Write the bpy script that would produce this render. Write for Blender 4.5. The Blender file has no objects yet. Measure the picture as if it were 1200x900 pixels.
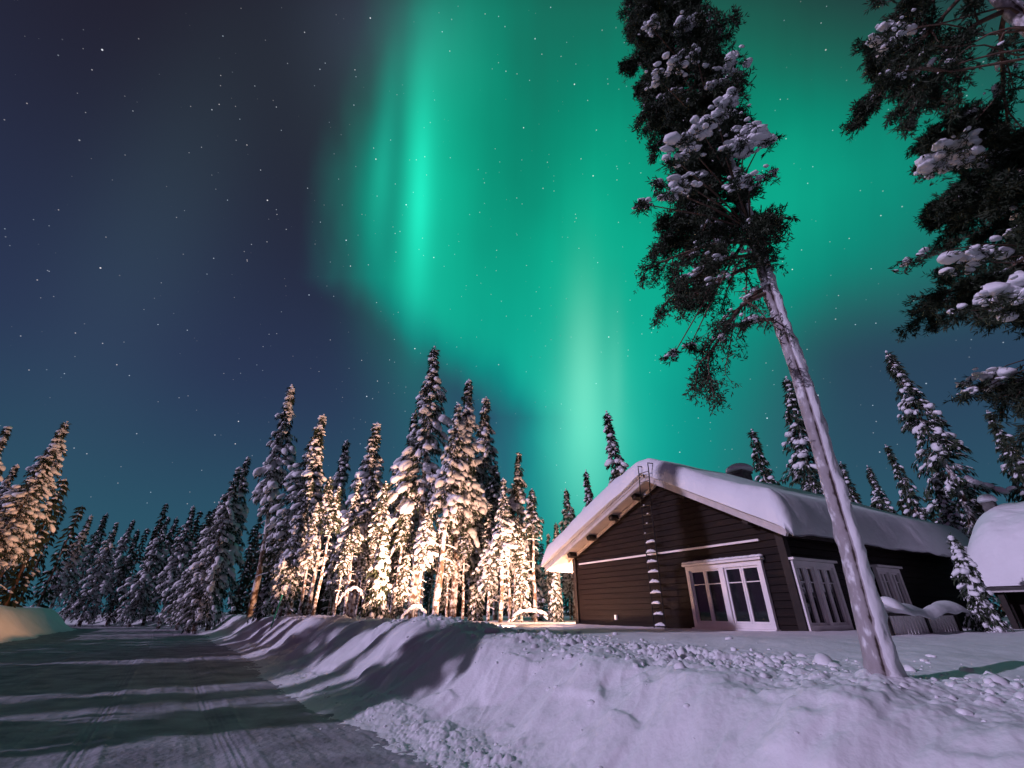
import bpy, math, random
import numpy as np
from mathutils import Vector, Matrix
R = math.radians
sc = bpy.context.scene
col = sc.collection

# ---------------------------------------------------------------- camera
CAMZ = 1.5
PITCH = R(27.4)
FPX = 516.7                      # focal length in pixels of a 1200 px wide picture
cam_d = bpy.data.cameras.new('camera'); cam = bpy.data.objects.new('camera', cam_d); col.objects.link(cam)
cam_d.lens = 15.5; cam_d.sensor_width = 36; cam_d.clip_end = 6000; cam_d.clip_start = 0.05
cam.location = (0, 0, CAMZ); cam.rotation_euler = (math.pi/2 + PITCH, 0, 0)
sc.camera = cam
ST, CT = math.sin(PITCH), math.cos(PITCH)
def ray(px, py):
    a = (px-600)/FPX; b = (450-py)/FPX
    return np.array([a, CT - b*ST, ST + b*CT])
def atY(px, py, Y):
    d = ray(px, py); return np.array([0, 0, CAMZ]) + d*(Y/d[1])

# ---------------------------------------------------------------- light
MOON_AZ, MOON_EL = 66, 21        # light travels towards this azimuth (deg right of +Y)
sun_d = bpy.data.lights.new('moon', 'SUN'); sun_d.energy = 2.15; sun_d.angle = R(0.6); sun_d.color = (0.75, 0.64, 1.0)
sun = bpy.data.objects.new('moon', sun_d); col.objects.link(sun)
az, el = R(MOON_AZ), R(MOON_EL)
LD = Vector((math.sin(az)*math.cos(el), math.cos(az)*math.cos(el), -math.sin(el)))
sun.rotation_euler = LD.to_track_quat('-Z', 'Y').to_euler()
sc.view_settings.view_transform = 'Standard'; sc.view_settings.look = 'None'
sc.view_settings.exposure = 0; sc.view_settings.gamma = 1

# ---------------------------------------------------------------- sky
W = bpy.data.worlds.new('World'); sc.world = W; W.use_nodes = True
nt = W.node_tree; nt.nodes.clear()
class E:
    """tiny expression builder for math nodes"""
    t = nt
    def __init__(s, sock): s.s = sock
    @staticmethod
    def op(o, *a):
        n = E.t.nodes.new('ShaderNodeMath'); n.operation = o
        for i, v in enumerate(a):
            if isinstance(v, E): E.t.links.new(v.s, n.inputs[i])
            else: n.inputs[i].default_value = v
        return E(n.outputs[0])
    def __add__(s, o): return E.op('ADD', s, o)
    __radd__ = __add__
    def __sub__(s, o): return E.op('SUBTRACT', s, o)
    def __rsub__(s, o): return E.op('SUBTRACT', o, s)
    def __mul__(s, o): return E.op('MULTIPLY', s, o)
    __rmul__ = __mul__
    def __truediv__(s, o): return E.op('DIVIDE', s, o)
def mx(a, b): return E.op('MAXIMUM', a, b)
def mn(a, b): return E.op('MINIMUM', a, b)
def sstep(x, a, b):
    n = E.t.nodes.new('ShaderNodeMapRange'); n.interpolation_type = 'SMOOTHSTEP'
    E.t.links.new(x.s, n.inputs[0]); n.inputs[1].default_value = a; n.inputs[2].default_value = b
    n.inputs[3].default_value = 0; n.inputs[4].default_value = 1
    return E(n.outputs[0])
def gauss(U, V, cx, cy, sx, sy, rot=0):
    c, s = math.cos(R(rot)), math.sin(R(rot))
    du, dv = U-cx, V-cy
    if rot: du, dv = du*c + dv*s, dv*c - du*s
    a = du*(1/sx); b = dv*(1/sy)
    return E.op('EXPONENT', (a*a + b*b)*-0.5)
tc = nt.nodes.new('ShaderNodeTexCoord')
def dotv(v):
    n = nt.nodes.new('ShaderNodeVectorMath'); n.operation = 'DOT_PRODUCT'
    nt.links.new(tc.outputs['Generated'], n.inputs[0]); n.inputs[1].default_value = v
    return E(n.outputs['Value'])
dx = dotv((1, 0, 0)); dz = dotv((0, 0, 1))
# the aurora hangs in the northern sky: directions are measured round its middle
df = dotv((0, CT, ST)); du_ = dotv((0, -ST, CT))
dfc = mx(df, 0.12)
U = 600 + (dx/dfc)*FPX
V = 450 - (du_/dfc)*FPX
front = sstep(df, 0.14, 0.42)
def noise(vec_scale, sx, sy, detail=2.0, off=(0, 0, 0)):
    cb = nt.nodes.new('ShaderNodeCombineXYZ')
    nt.links.new((U*sx + off[0]).s, cb.inputs[0]); nt.links.new((V*sy + off[1]).s, cb.inputs[1]); cb.inputs[2].default_value = off[2]
    n = nt.nodes.new('ShaderNodeTexNoise'); n.inputs['Scale'].default_value = vec_scale; n.inputs['Detail'].default_value = detail
    nt.links.new(cb.outputs[0], n.inputs['Vector'])
    return E(n.outputs['Fac'])
nz_r = noise(1, 1/26, 1/420, 3)
nz_s = noise(1, 1/210, 1/260, 3, (5, 3, 1))
nz_e = noise(1, 1/70, 1/200, 3, (9, 1, 4))
Ue = U + (nz_e-0.5)*90
L1 = 385 + mn(mx((V-325)*1.25, 0), 205) + mx((200-V)*0.28, 0)
edge = sstep(Ue - L1, -35, 105)
top_fade = sstep(V, -110, 20)*(1 - sstep(U, 1190, 1330))
g = (gauss(U, V, 640, 250, 230, 260)*0.26 + gauss(U, V, 515, 230, 62, 190, 4)*0.26 + gauss(U, V, 960, 215, 240, 110, -8)*0.30
     + gauss(U, V, 690, 400, 120, 150)*0.26 + gauss(U, V, 690, 560, 75, 90)*0.36 + gauss(U, V, 850, 330, 130, 150)*0.12 + gauss(U, V, 800, 20, 220, 110)*0.12)
g = g*edge*(0.60 + nz_s*0.62 + nz_r*0.16)*(1 - gauss(U, V, 615, 150, 45, 120, 8)*0.30)*(1 - gauss(U, V, 800, 120, 40, 160, 20)*0.15)
rays = gauss(U, V, 491, 225, 14, 95, 2)*0.32 + gauss(U, V, 492, 235, 7, 62, 2)*0.16 + gauss(U, V, 497, 250, 34, 150, 2)*0.16 + gauss(U, V, 449, 185, 9, 70, 5)*0.16 + gauss(U, V, 437, 240, 22, 100)*0.07
dark_gap = 1 - gauss(U, V, 464, 190, 9, 95, 3)*0.35
pil = (gauss(U, V, 684, 430, 15, 70) + gauss(U, V, 688, 520, 30, 75))*0.9 + gauss(U, V, 722, 440, 7, 55)*0.35
g = g*dark_gap
faint = gauss(U, V, 190, 250, 70, 190, 25)*0.016 + gauss(U, V, 400, 90, 45, 120)*0.012
rim = gauss(U, V, 470, 30, 60, 60)*0.02
lowR = sstep(V, 300, 430)*sstep(U, 820, 1000)
g = g*(1 - lowR*0.72)*(1 - gauss(U, V, 980, -40, 170, 100)*0.6)
A = g + rays*edge
cr = rays*0.02 + pil*0.10 + faint*0.5 + rim*0.9
cg = g*0.62 + rays*0.78 + pil*0.17 + faint*1.2 + rim + gauss(U, V, 640, 520, 120, 90)*0.05
cb_ = g*0.355 + rays*0.52 + gauss(U, V, 640, 520, 120, 90)*0.06 + pil*0.12 + faint*1.3 + rim*1.8
# teal fringe where the curtain thins out
fr = (edge*(1-edge))*0.06*sstep(V, 40, 200)
cg = cg + fr*0.9; cb_ = cb_ + fr*1.2
# the night sky itself, by height above the horizon
h1 = sstep(dz, -0.02, 0.45); h2 = sstep(dz, 0.30, 0.85)
left = 1 - sstep(U, 250, 700)
bl = sstep(dz, -0.05, 0.12)
def lerp(a, b, t): return a*(1-t) + b*t if not isinstance(t, E) else (t*(b-a) + a if not isinstance(a, E) else a + (E.op('SUBTRACT', b, a))*t)
br = (1 - sstep(cg*front, 0.0, 0.25)*0.8)*lerp(lerp(0.022, 0.023, h1), 0.0155, h2)
bg = lerp(lerp(0.100, 0.038, h1), 0.014, h2)
bb = lerp(lerp(0.150, 0.092, h1), 0.027, h2)
behind = 0.10 + front*0.90
# stars
def stars(scale, thr, rad, bright):
    v = nt.nodes.new('ShaderNodeTexVoronoi'); v.feature = 'F1'; v.inputs['Scale'].default_value = scale
    nt.links.new(tc.outputs['Generated'], v.inputs['Vector'])
    sp = nt.nodes.new('ShaderNodeSeparateColor'); nt.links.new(v.outputs['Color'], sp.inputs[0])
    pick = sstep(E(sp.outputs[0]), thr, 1.0)
    return (1 - sstep(E(v.outputs['Distance']), rad*0.35, rad))*pick*bright, E(sp.outputs[2])
s1, t1 = stars(42, 0.45, 0.062, 1.1)
s2, t2 = stars(90, 0.52, 0.105, 0.55)
st = (s1 + s2)*sstep(dz, 0.02, 0.25)
bk = (1 - front)*(1 - sstep(dx, -0.7, 0.35))*1.7  # purple glow added to the unseen sky behind, offsets the green ambient
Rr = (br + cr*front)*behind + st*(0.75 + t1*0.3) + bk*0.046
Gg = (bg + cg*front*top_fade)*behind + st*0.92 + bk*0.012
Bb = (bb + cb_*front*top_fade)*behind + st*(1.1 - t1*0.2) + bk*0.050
cc = nt.nodes.new('ShaderNodeCombineColor')
for i, e in enumerate((Rr, Gg, Bb)): nt.links.new(e.s, cc.inputs[i])
bgA = nt.nodes.new('ShaderNodeBackground'); nt.links.new(cc.outputs[0], bgA.inputs[0]); bgA.inputs[1].default_value = 1.0
skt = nt.nodes.new('ShaderNodeTexSky'); skt.sky_type = 'NISHITA'; skt.sun_disc = False
skt.sun_elevation = R(MOON_EL); skt.sun_rotation = R(MOON_AZ+180)
bgB = nt.nodes.new('ShaderNodeBackground'); nt.links.new(skt.outputs[0], bgB.inputs[0]); bgB.inputs[1].default_value = 0.0006
ad = nt.nodes.new('ShaderNodeAddShader'); nt.links.new(bgA.outputs[0], ad.inputs[0]); nt.links.new(bgB.outputs[0], ad.inputs[1])
wo = nt.nodes.new('ShaderNodeOutputWorld'); nt.links.new(ad.outputs[0], wo.inputs[0])

# ---------------------------------------------------------------- materials
def mat(name, color, rough=0.7, bump=0, bscale=20, var=0, vscale=5, metallic=0, spec=0.3, color2=None, bdist=0.02, detail=4, thr=None, coord='Object'):
    m = bpy.data.materials.new(name); m.use_nodes = True; t = m.node_tree; b = t.nodes['Principled BSDF']
    b.inputs['Base Color'].default_value = (*color, 1); b.inputs['Roughness'].default_value = rough
    b.inputs['Metallic'].default_value = metallic; b.inputs['Specular IOR Level'].default_value = spec
    tcn = t.nodes.new('ShaderNodeTexCoord')
    if color2 or var:
        n = t.nodes.new('ShaderNodeTexNoise'); n.inputs['Scale'].default_value = vscale; n.inputs['Detail'].default_value = detail
        t.links.new(tcn.outputs[coord], n.inputs['Vector'])
        r = t.nodes.new('ShaderNodeValToRGB'); lo, hi = thr or (0.35, 0.65)
        r.color_ramp.elements[0].position = lo; r.color_ramp.elements[1].position = hi
        c2 = color2 or tuple(min(1, c*(1+var)) for c in color); c1 = color if color2 else tuple(c*(1-var) for c in color)
        r.color_ramp.elements[0].color = (*c1, 1); r.color_ramp.elements[1].color = (*c2, 1)
        t.links.new(n.outputs['Fac'], r.inputs[0]); t.links.new(r.outputs[0], b.inputs['Base Color'])
    if bump:
        n = t.nodes.new('ShaderNodeTexNoise'); n.inputs['Scale'].default_value = bscale; n.inputs['Detail'].default_value = 6
        t.links.new(tcn.outputs[coord], n.inputs['Vector'])
        bp = t.nodes.new('ShaderNodeBump'); bp.inputs['Strength'].default_value = bump; bp.inputs['Distance'].default_value = bdist
        t.links.new(n.outputs['Fac'], bp.inputs['Height']); t.links.new(bp.outputs[0], b.inputs['Normal'])
    return m
M = {}
M['snow'] = mat('snow', (0.78, 0.78, 0.80), 0.62, 0.5, 9, 0.03, 2, bdist=0.03)
M['snow_ground'] = mat('snow_ground', (0.78, 0.78, 0.80), 0.65, 0.5, 17, 0.04, 1.2, bdist=0.02, spec=0.2)
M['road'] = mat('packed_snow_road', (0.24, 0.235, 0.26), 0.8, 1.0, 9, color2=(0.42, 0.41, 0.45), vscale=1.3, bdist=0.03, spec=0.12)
M['needles'] = mat('needles', (0.018, 0.028, 0.016), 0.7, color2=(0.05, 0.07, 0.035), vscale=2.5)
M['pine_needles'] = mat('pine_needles', (0.018, 0.028, 0.016), 0.65, color2=(0.04, 0.055, 0.03), vscale=2.5)
M['bark'] = mat('bark', (0.10, 0.06, 0.045), 0.9, 0.9, 14, color2=(0.17, 0.11, 0.08), vscale=9)
M['bark_snow'] = mat('bark_snow', (0.13, 0.085, 0.06), 0.85, 0.7, 12, color2=(0.72, 0.70, 0.70), vscale=3.2, thr=(0.44, 0.56))
M['trim'] = mat('white_painted_wood', (0.76, 0.71, 0.70), 0.55, 0.2, 30, 0.05, 3)
M['fascia'] = mat('weathered_white_board', (0.50, 0.46, 0.45), 0.6, 0.3, 30, 0.12, 4)
M['soffit'] = mat('soffit_board', (0.55, 0.45, 0.38), 0.7, 0.2, 20, 0.08, 4)
M['dark_wood'] = mat('dark_brown_wood', (0.022, 0.015, 0.012), 0.65, 0.3, 25, 0.2, 6)
M['iron'] = mat('black_iron', (0.012, 0.012, 0.013), 0.45, metallic=0.6)
M['stone'] = mat('chimney_stone', (0.12, 0.115, 0.11), 0.85, 0.6, 12, 0.3, 6)
M['interior'] = mat('dark_room', (0.02, 0.017, 0.015), 0.9)
M['green_stake'] = mat('green_stake_paint', (0.01, 0.25, 0.16), 0.5)
def siding():
    m = mat('timber_siding', (0.036, 0.024, 0.019), 0.65, 0, spec=0.15); t = m.node_tree; b = t.nodes['Principled BSDF']
    tcn = t.nodes.new('ShaderNodeTexCoord'); n = t.nodes.new('ShaderNodeTexNoise'); mp = t.nodes.new('ShaderNodeMapping')
    mp.inputs['Scale'].default_value = (0.7, 0.7, 14); t.links.new(tcn.outputs['Object'], mp.inputs[0]); t.links.new(mp.outputs[0], n.inputs['Vector'])
    n.inputs['Scale'].default_value = 2.5; n.inputs['Detail'].default_value = 6
    r = t.nodes.new('ShaderNodeValToRGB'); r.color_ramp.elements[0].color = (0.005, 0.003, 0.0024, 1); r.color_ramp.elements[1].color = (0.016, 0.0082, 0.0058, 1)
    r.color_ramp.elements[0].position = 0.3; r.color_ramp.elements[1].position = 0.7
    t.links.new(n.outputs[0], r.inputs[0]); t.links.new(r.outputs[0], b.inputs['Base Color'])
    bp = t.nodes.new('ShaderNodeBump'); bp.inputs['Strength'].default_value = 0.3; bp.inputs['Distance'].default_value = 0.01
    t.links.new(n.outputs[0], bp.inputs['Height']); t.links.new(bp.outputs[0], b.inputs['Normal'])
    return m
M['siding'] = siding()
def glass():
    m = mat('window_glass', (0.012, 0.013, 0.016), 0.04, spec=0.9); return m
M['glass'] = glass()
def pine_bark():
    # upper trunk rusty, snow plastered on the windward side in ragged flakes
    m = mat('pine_bark', (0.1, 0.07, 0.06), 0.9); t = m.node_tree; b = t.nodes['Principled BSDF']
    at = t.nodes.new('ShaderNodeAttribute'); at.attribute_name = 'plaster'
    tcn = t.nodes.new('ShaderNodeTexCoord'); n = t.nodes.new('ShaderNodeTexNoise'); n.inputs['Scale'].default_value = 7; n.inputs['Detail'].default_value = 5
    mp = t.nodes.new('ShaderNodeMapping'); mp.inputs['Scale'].default_value = (1.6, 1.6, 0.9)
    t.links.new(tcn.outputs['Object'], mp.inputs[0]); t.links.new(mp.outputs[0], n.inputs['Vector'])
    a = t.nodes.new('ShaderNodeMath'); a.operation = 'ADD'; t.links.new(at.outputs['Fac'], a.inputs[0])
    mu = t.nodes.new('ShaderNodeMath'); mu.operation = 'MULTIPLY_ADD'; mu.inputs[1].default_value = 0.8; mu.inputs[2].default_value = -0.40
    t.links.new(n.outputs['Fac'], mu.inputs[0]); t.links.new(mu.outputs[0], a.inputs[1])
    r = t.nodes.new('ShaderNodeValToRGB'); e = r.color_ramp.elements
    e[0].position = 0.36; e[0].color = (0.05, 0.034, 0.03, 1); e[1].position = 0.72; e[1].color = (0.74, 0.73, 0.75, 1)
    x_ = e.new(0.46); x_.color = (0.30, 0.265, 0.27, 1); x_ = e.new(0.62); x_.color = (0.36, 0.325, 0.335, 1)
    t.links.new(a.outputs[0], r.inputs[0]); t.links.new(r.outputs[0], b.inputs['Base Color'])
    bp = t.nodes.new('ShaderNodeBump'); bp.inputs['Strength'].default_value = 0.9; bp.inputs['Distance'].default_value = 0.03
    t.links.new(a.outputs[0], bp.inputs['Height']); t.links.new(bp.outputs[0], b.inputs['Normal'])
    return m
M['pine_bark'] = pine_bark()
def lampglass():
    m = bpy.data.materials.new('lamp_glow'); m.use_nodes = True; b = m.node_tree.nodes['Principled BSDF']
    b.inputs['Base Color'].default_value = (0.8, 0.6, 0.4, 1); b.inputs['Emission Color'].default_value = (1, 0.55, 0.25, 1); b.inputs['Emission Strength'].default_value = 12
    return m
M['lamp_glow'] = lampglass()

# ---------------------------------------------------------------- numpy helpers
def hash2(ix, iy, seed):
    h = (ix.astype(np.int64)*374761393 + iy.astype(np.int64)*668265263 + seed*144664)
    h = (h ^ (h >> 13))*1274126177
    h = h & 0x7fffffff
    h = (h ^ (h >> 16)) & 0x7fffffff
    return (h % 100003)/100003.0
def vnoise(x, y, seed=0):
    ix, iy = np.floor(x), np.floor(y); fx, fy = x-ix, y-iy
    fx = fx*fx*fx*(fx*(fx*6-15)+10); fy = fy*fy*fy*(fy*(fy*6-15)+10)
    a = hash2(ix, iy, seed); b = hash2(ix+1, iy, seed); c = hash2(ix, iy+1, seed); d = hash2(ix+1, iy+1, seed)
    return (a*(1-fx)+b*fx)*(1-fy) + (c*(1-fx)+d*fx)*fy
def fbm(x, y, seed=0, o=4):
    s = 0; a = 0.5
    for k in range(o): s = s + a*(vnoise(x*2**k, y*2**k, seed+k*7)-0.5)*2; a *= 0.5
    return s
def lumps(x, y, seed, keep=0.6):
    """little domes, one per cell"""
    ix, iy = np.floor(x), np.floor(y); out = np.zeros_like(x)
    for a in (-1, 0, 1):
        for b in (-1, 0, 1):
            cx, cy = ix+a, iy+b
            px = cx + 0.5 + (hash2(cx, cy, seed)-0.5)*0.8; py = cy + 0.5 + (hash2(cx, cy, seed+1)-0.5)*0.8
            r = 0.25 + 0.4*hash2(cx, cy, seed+2); k = (hash2(cx, cy, seed+3) < keep)
            d2 = ((x-px)**2 + (y-py)**2)/(r*r)
            out = np.maximum(out, np.sqrt(np.clip(1-d2, 0, 1))*r*k)
    return out
def ss(x, a, b):
    t = np.clip((x-a)/(b-a), 0, 1); return t*t*(3-2*t)

# road frame: O a point of the right hand road edge, d along the road, n towards the right bank
O = np.array([-1.1, 6.2]); D_ = np.array([-0.574, 0.819]); N_ = np.array([0.819, 0.574])
def lw(x, y):
    rx, ry = x-O[0], y-O[1]
    l = rx*D_[0] + ry*D_[1]; w = rx*N_[0] + ry*N_[1]
    return l, w
def road_w(l, w): return w + np.clip(l-58, 0, None)**2/70
def ground(x, y, fine=True):
    x = np.asarray(x, float); y = np.asarray(y, float)
    l, w0 = lw(x, y); w = road_w(l, w0)
    near = 1 - ss(np.hypot(x, y), 40, 90)
    ws = w + 0.55*fbm(l*0.22, w*0.1+3, 3, 2)*near
    ws = ws + (0.30*fbm(l*1.15, w*0.45, 11, 3) + 0.07*fbm(l*4.2, w*1.1, 12, 2))*near*ss(w, 0.5, 1.4)*(1-ss(w, 2.4, 3.4))
    ws = ws + 0.62*(1-ss(l, -4.2, -0.5))*ss(w, 0.2, 1.2)*(1-ss(w, 3.0, 4.5))
    crest = 0.90 + 0.30*ss(l, -3, 5.5) + (0.04 + 0.06*ss(l, 0, 6))*fbm(l*0.35, 7+0*l, 5, 2)
    prof = 0.26*ss(ws, -0.1, 1.3) + 0.74*ss(ws, 0.85, 2.35)
    zr = crest*prof
    # small ridge thrown up on the crest, yard behind it settles to about 1.12 m
    yard = 1.14 - 0.16*(1-ss(y, 4.6, 8.5)) + 0.05*fbm(x*0.25, y*0.25, 21, 3) + 0.0*x
    zr = zr + (0.02 + 0.08*ss(l, -1, 4))*np.exp(-((ws-2.75)/0.55)**2)
    k = ss(ws, 2.7, 5.2)
    zr = zr*(1-k) + yard*k
    # pushed up rubble in the angle between drive and road
    zr = zr + 0.10*np.exp(-((l-4.8)/1.5)**2 - ((ws-2.6)/1.3)**2)
    z_p = 0.12*np.exp(-np.hypot(x-3.30, y-4.70)**1.5/0.16)
    zr = zr + z_p
    # hollow added beside the house to keep the low lamps out of view
    zr = zr - 0.62*np.exp(-(((x-HX)/1.5)**2 + ((y-HY)/1.2)**2)**2)
    wl = -w - 9.2
    wls = wl + 0.6*fbm(l*0.2, 1+0*l, 31, 2) + 0.3*fbm(l*0.9, wl*0.4, 33, 2)
    zl = 1.95*ss(wls, 0, 3.2)*(0.62+0.38*ss(l, 18, 30)) - 0.45*ss(wls, 3.5, 9)
    lend = 1 - ss(l, 58, 74)
    zl = zl*(0.35 + 0.65*lend)
    z = np.where(w > -4.6, zr, zl)
    z = np.where((w > -9.0) & (w < -0.3), -0.05, z)
    z = z + (w < -9)*(0.10*fbm(x*0.8, y*0.8, 35, 4) + .05*fbm(x*3, y*3, 36, 2))*ss(wl, 0, 1)*(1-ss(np.hypot(x, y), 80, 120))
    far = ss(np.hypot(x, y), 100, 400)
    z = z + far*0.6*fbm(x*0.004, y*0.004, 41, 3)
    if fine:
        mask_c = np.exp(-((ws-3.1)/0.75)**2)            # crumbs along the crest
        mask_a = np.exp(-((ws-0.35)/0.55)**2)           # crumbs along the foot
        lm = 0.7*lumps(x*5.0, y*5.0, 51, 0.35)/5.0 + 0.8*lumps(x*9.5, y*9.5, 55, 0.65)/9.5 + 0.8*lumps(x*19, y*19, 57, 0.7)/19
        gate = (0.35 + 0.65*ss(fbm(x*0.9, y*0.9, 61, 2), -0.25, 0.35))
        z = z + near*gate*lm*(mask_c*1.15 + mask_a*0.55)
        z = z + near*(0.022*fbm(x*2.2, y*2.2, 71, 3) + 0.006*fbm(x*9, y*9, 72, 3)*(.4+.6*(1-ss(ws, 3.4, 4.4))))*ss(w, -0.2, 0.5)
        face = ss(ws, 0.2, 0.9)*(1-ss(ws, 2.5, 3.2))
        z = z + near*face*(0.12*fbm(l*1.3, w*0.6, 73, 3) - 0.06*np.abs(fbm(l*1.1+.4*w, w*0.9, 76, 3)) + 0.03*fbm(l*4.5+2*w, w*1.3, 74, 3) - 0.045*np.abs(fbm(l*2.6+1.2*fbm(l*.9, w*.9, 78, 2), w*0.9+4, 79, 3)) + 0.05*ss(fbm(l*1.1, w*1.6, 64, 3), -.02, .24)*ss(l+20, 0, 1) + 0.012*fbm(l*10, w*5, 66, 3))
        z = z - near*face*0.05*np.abs(fbm(l*1.3, w*2.0, 75, 2))
    return z
HX, HY = -0.1, 15.6
def gz(x, y): return float(ground(np.array([float(x)]), np.array([float(y)]), False)[0])

# ---------------------------------------------------------------- mesh helpers
def set_props(o, **k):
    for a, b in k.items():
        if b is not None: o[a] = b
def link(name, me, m, parent=None, smooth=False):
    o = bpy.data.objects.new(name, me); col.objects.link(o)
    if m and not me.materials: me.materials.append(m)
    if smooth: me.polygons.foreach_set('use_smooth', [True]*len(me.polygons))
    if parent: o.parent = parent
    return o
def thing(name, label, cat, loc=(0, 0, 0), rz=0, group=None):
    o = bpy.data.objects.new(name, None); col.objects.link(o); o.location = loc; o.rotation_euler = (0, 0, rz)
    o.empty_display_size = 0.2
    set_props(o, label=label, category=cat, group=group); return o
class MB:
    def __init__(s): s.v = []; s.f = []; s.n = 0
    def add(s, v, f):
        s.v.append(np.asarray(v, float).reshape(-1, 3)); s.f += [tuple(int(i)+s.n for i in q) for q in f]; s.n += len(s.v[-1])
    def box(s, c, size, ax=None):
        """ax: 3x3 rows = axes"""
        ax = np.eye(3) if ax is None else np.asarray(ax, float)
        h = np.asarray(size, float)/2
        v = [np.asarray(c) + (i*h[0])*ax[0] + (j*h[1])*ax[1] + (k*h[2])*ax[2] for i in (-1, 1) for j in (-1, 1) for k in (-1, 1)]
        s.add(v, [(0, 1, 3, 2), (4, 6, 7, 5), (0, 4, 5, 1), (2, 3, 7, 6), (0, 2, 6, 4), (1, 5, 7, 3)])
    def tube(s, pts, rad, sides=7, cap=True):
        pts = np.asarray(pts, float); n = len(pts)
        rad = np.broadcast_to(np.asarray(rad, float), (n,))
        tan = np.gradient(pts, axis=0) if n > 2 else np.array([pts[1]-pts[0]]*2)
        tan = tan/np.maximum(np.linalg.norm(tan, axis=1)[:, None], 1e-9)
        ref = np.array([0, 0, 1.0]) if abs(tan[0][2]) < 0.9 else np.array([1.0, 0, 0])
        vs = []
        for i in range(n):
            a = np.cross(tan[i], ref); a /= np.linalg.norm(a)+1e-9; b = np.cross(tan[i], a); ref = ref - tan[i]*np.dot(ref, tan[i])
            if np.linalg.norm(ref) < 1e-3: ref = b
            for k in range(sides):
                t = 2*math.pi*k/sides; vs.append(pts[i] + rad[i]*(math.cos(t)*a + math.sin(t)*b))
        fs = [(i*sides+k, i*sides+(k+1) % sides, (i+1)*sides+(k+1) % sides, (i+1)*sides+k) for i in range(n-1) for k in range(sides)]
        if cap: fs += [tuple(range(sides))[::-1], tuple((n-1)*sides+k for k in range(sides))]
        s.add(vs, fs)
    def mesh(s, name):
        me = bpy.data.meshes.new(name)
        if s.v:
            me.from_pydata(np.concatenate(s.v).tolist(), [], s.f)
        me.update(); return me
    def build(s, name, m, parent=None, smooth=False):
        return link(name, s.mesh(name), m, parent, smooth)
def ico(sub):
    import bmesh
    bm = bmesh.new(); bmesh.ops.create_icosphere(bm, subdivisions=sub, radius=1)
    v = np.array([x.co[:] for x in bm.verts]); f = [tuple(q.index for q in p.verts) for p in bm.faces]; bm.free(); return v, f
ICO = {k: ico(k) for k in (1, 2, 3)}
def blob(mb, c, axes, size, rng, sub=2, rough=0.18, flat=0.55):
    """a lump of snow: rounded top, flatter underside, irregular"""
    v, f = ICO[sub]; v = v.copy()
    ph = rng.uniform(0, 6.28, 6); k = rng.uniform(1.6, 3.4, 6)
    n = np.sin(v[:, 0]*k[0]+ph[0]+1.3*np.sin(v[:, 1]*k[1]+ph[1]))*0.5 + np.sin(v[:, 1]*k[2]*1.4+ph[2]+v[:, 2]*k[3])*0.35 + np.sin((v[:, 0]-v[:, 2])*k[4]*2+ph[4])*0.25
    v *= (1 + rough*n)[:, None]
    v[:, 2] = np.where(v[:, 2] < 0, v[:, 2]*flat, v[:, 2])
    A = np.asarray(axes, float); v = v*np.asarray(size)
    mb.add(v @ A + np.asarray(c), f)

# ---------------------------------------------------------------- terrain
def grid_mesh(name, X, Y, Z, m):
    ni, nj = X.shape
    me = bpy.data.meshes.new(name)
    co = np.stack([X, Y, Z], -1).reshape(-1, 3).astype(np.float32)
    idx = np.arange(ni*nj).reshape(ni, nj)
    q = np.stack([idx[:-1, :-1], idx[1:, :-1], idx[1:, 1:], idx[:-1, 1:]], -1).reshape(-1, 4)
    me.vertices.add(len(co)); me.vertices.foreach_set('co', co.ravel())
    me.loops.add(q.size); me.loops.foreach_set('vertex_index', q.ravel().astype(np.int32))
    me.polygons.add(len(q)); me.polygons.foreach_set('loop_start', (np.arange(len(q))*4).astype(np.int32))
    me.polygons.foreach_set('use_smooth', np.ones(len(q), bool))
    me.update(calc_edges=True); me.validate()
    return link(name, me, m)
azs = np.concatenate([np.linspace(-180, -58, 90, endpoint=False), np.linspace(-58, 58, 1150), np.linspace(58, 180, 91)[1:]])
rs = np.concatenate([np.linspace(0.3, 3.0, 30, endpoint=False), 3.0*np.exp(np.linspace(0, math.log(24/3.0), 620, endpoint=False)), 24*np.exp(np.linspace(0, math.log(3000/24), 200))])
AZ, RS = np.meshgrid(np.radians(azs), rs, indexing='ij')
X = RS*np.sin(AZ); Y = RS*np.cos(AZ)
snow_g = grid_mesh('snow_ground', X, Y, ground(X, Y), M['snow_ground']); snow_g['kind'] = 'structure'
# road: its own sheet, packed and rutted, the edges run into the banks
ll = np.concatenate([np.linspace(-30, -8, 40, endpoint=False), np.linspace(-8, 20, 420, endpoint=False), np.linspace(20, 95, 300)])
ww = np.linspace(-9.9, 0.55, 480)
LL, WW = np.meshgrid(ll, ww, indexing='ij')
W0 = WW - np.clip(LL-58, 0, None)**2/70
RX = O[0] + LL*D_[0] + W0*N_[0]; RY = O[1] + LL*D_[1] + W0*N_[1]
RZ = 0.012*fbm(LL*0.5, WW*3.5, 81, 4) + 0.012*fbm(LL*3, WW*3, 83, 3) + 0.010*fbm(LL*0.12, WW*7, 87, 2)
for c0 in (-1.7, -3.4, -5.6, -7.3): RZ = RZ - 0.022*np.exp(-((WW-c0-0.12*np.sin(LL*0.2+c0))/0.22)**2)
RZ = RZ + 0.03*lumps(LL*6, WW*6, 88, 0.25)/1.0*ss(np.abs(WW+4.6), 3.6, 5.0)
for c0 in (-1.5, -3.1, -5.3, -7.0): RZ = RZ + 0.012*np.exp(-((WW-c0-.3-0.10*np.sin(LL*0.17+c0))/0.05)**2) - 0.010*(np.abs(WW-c0-0.08*np.sin(LL*.21+2*c0)) < .11)*(np.sin(WW*90) > 0)
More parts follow.
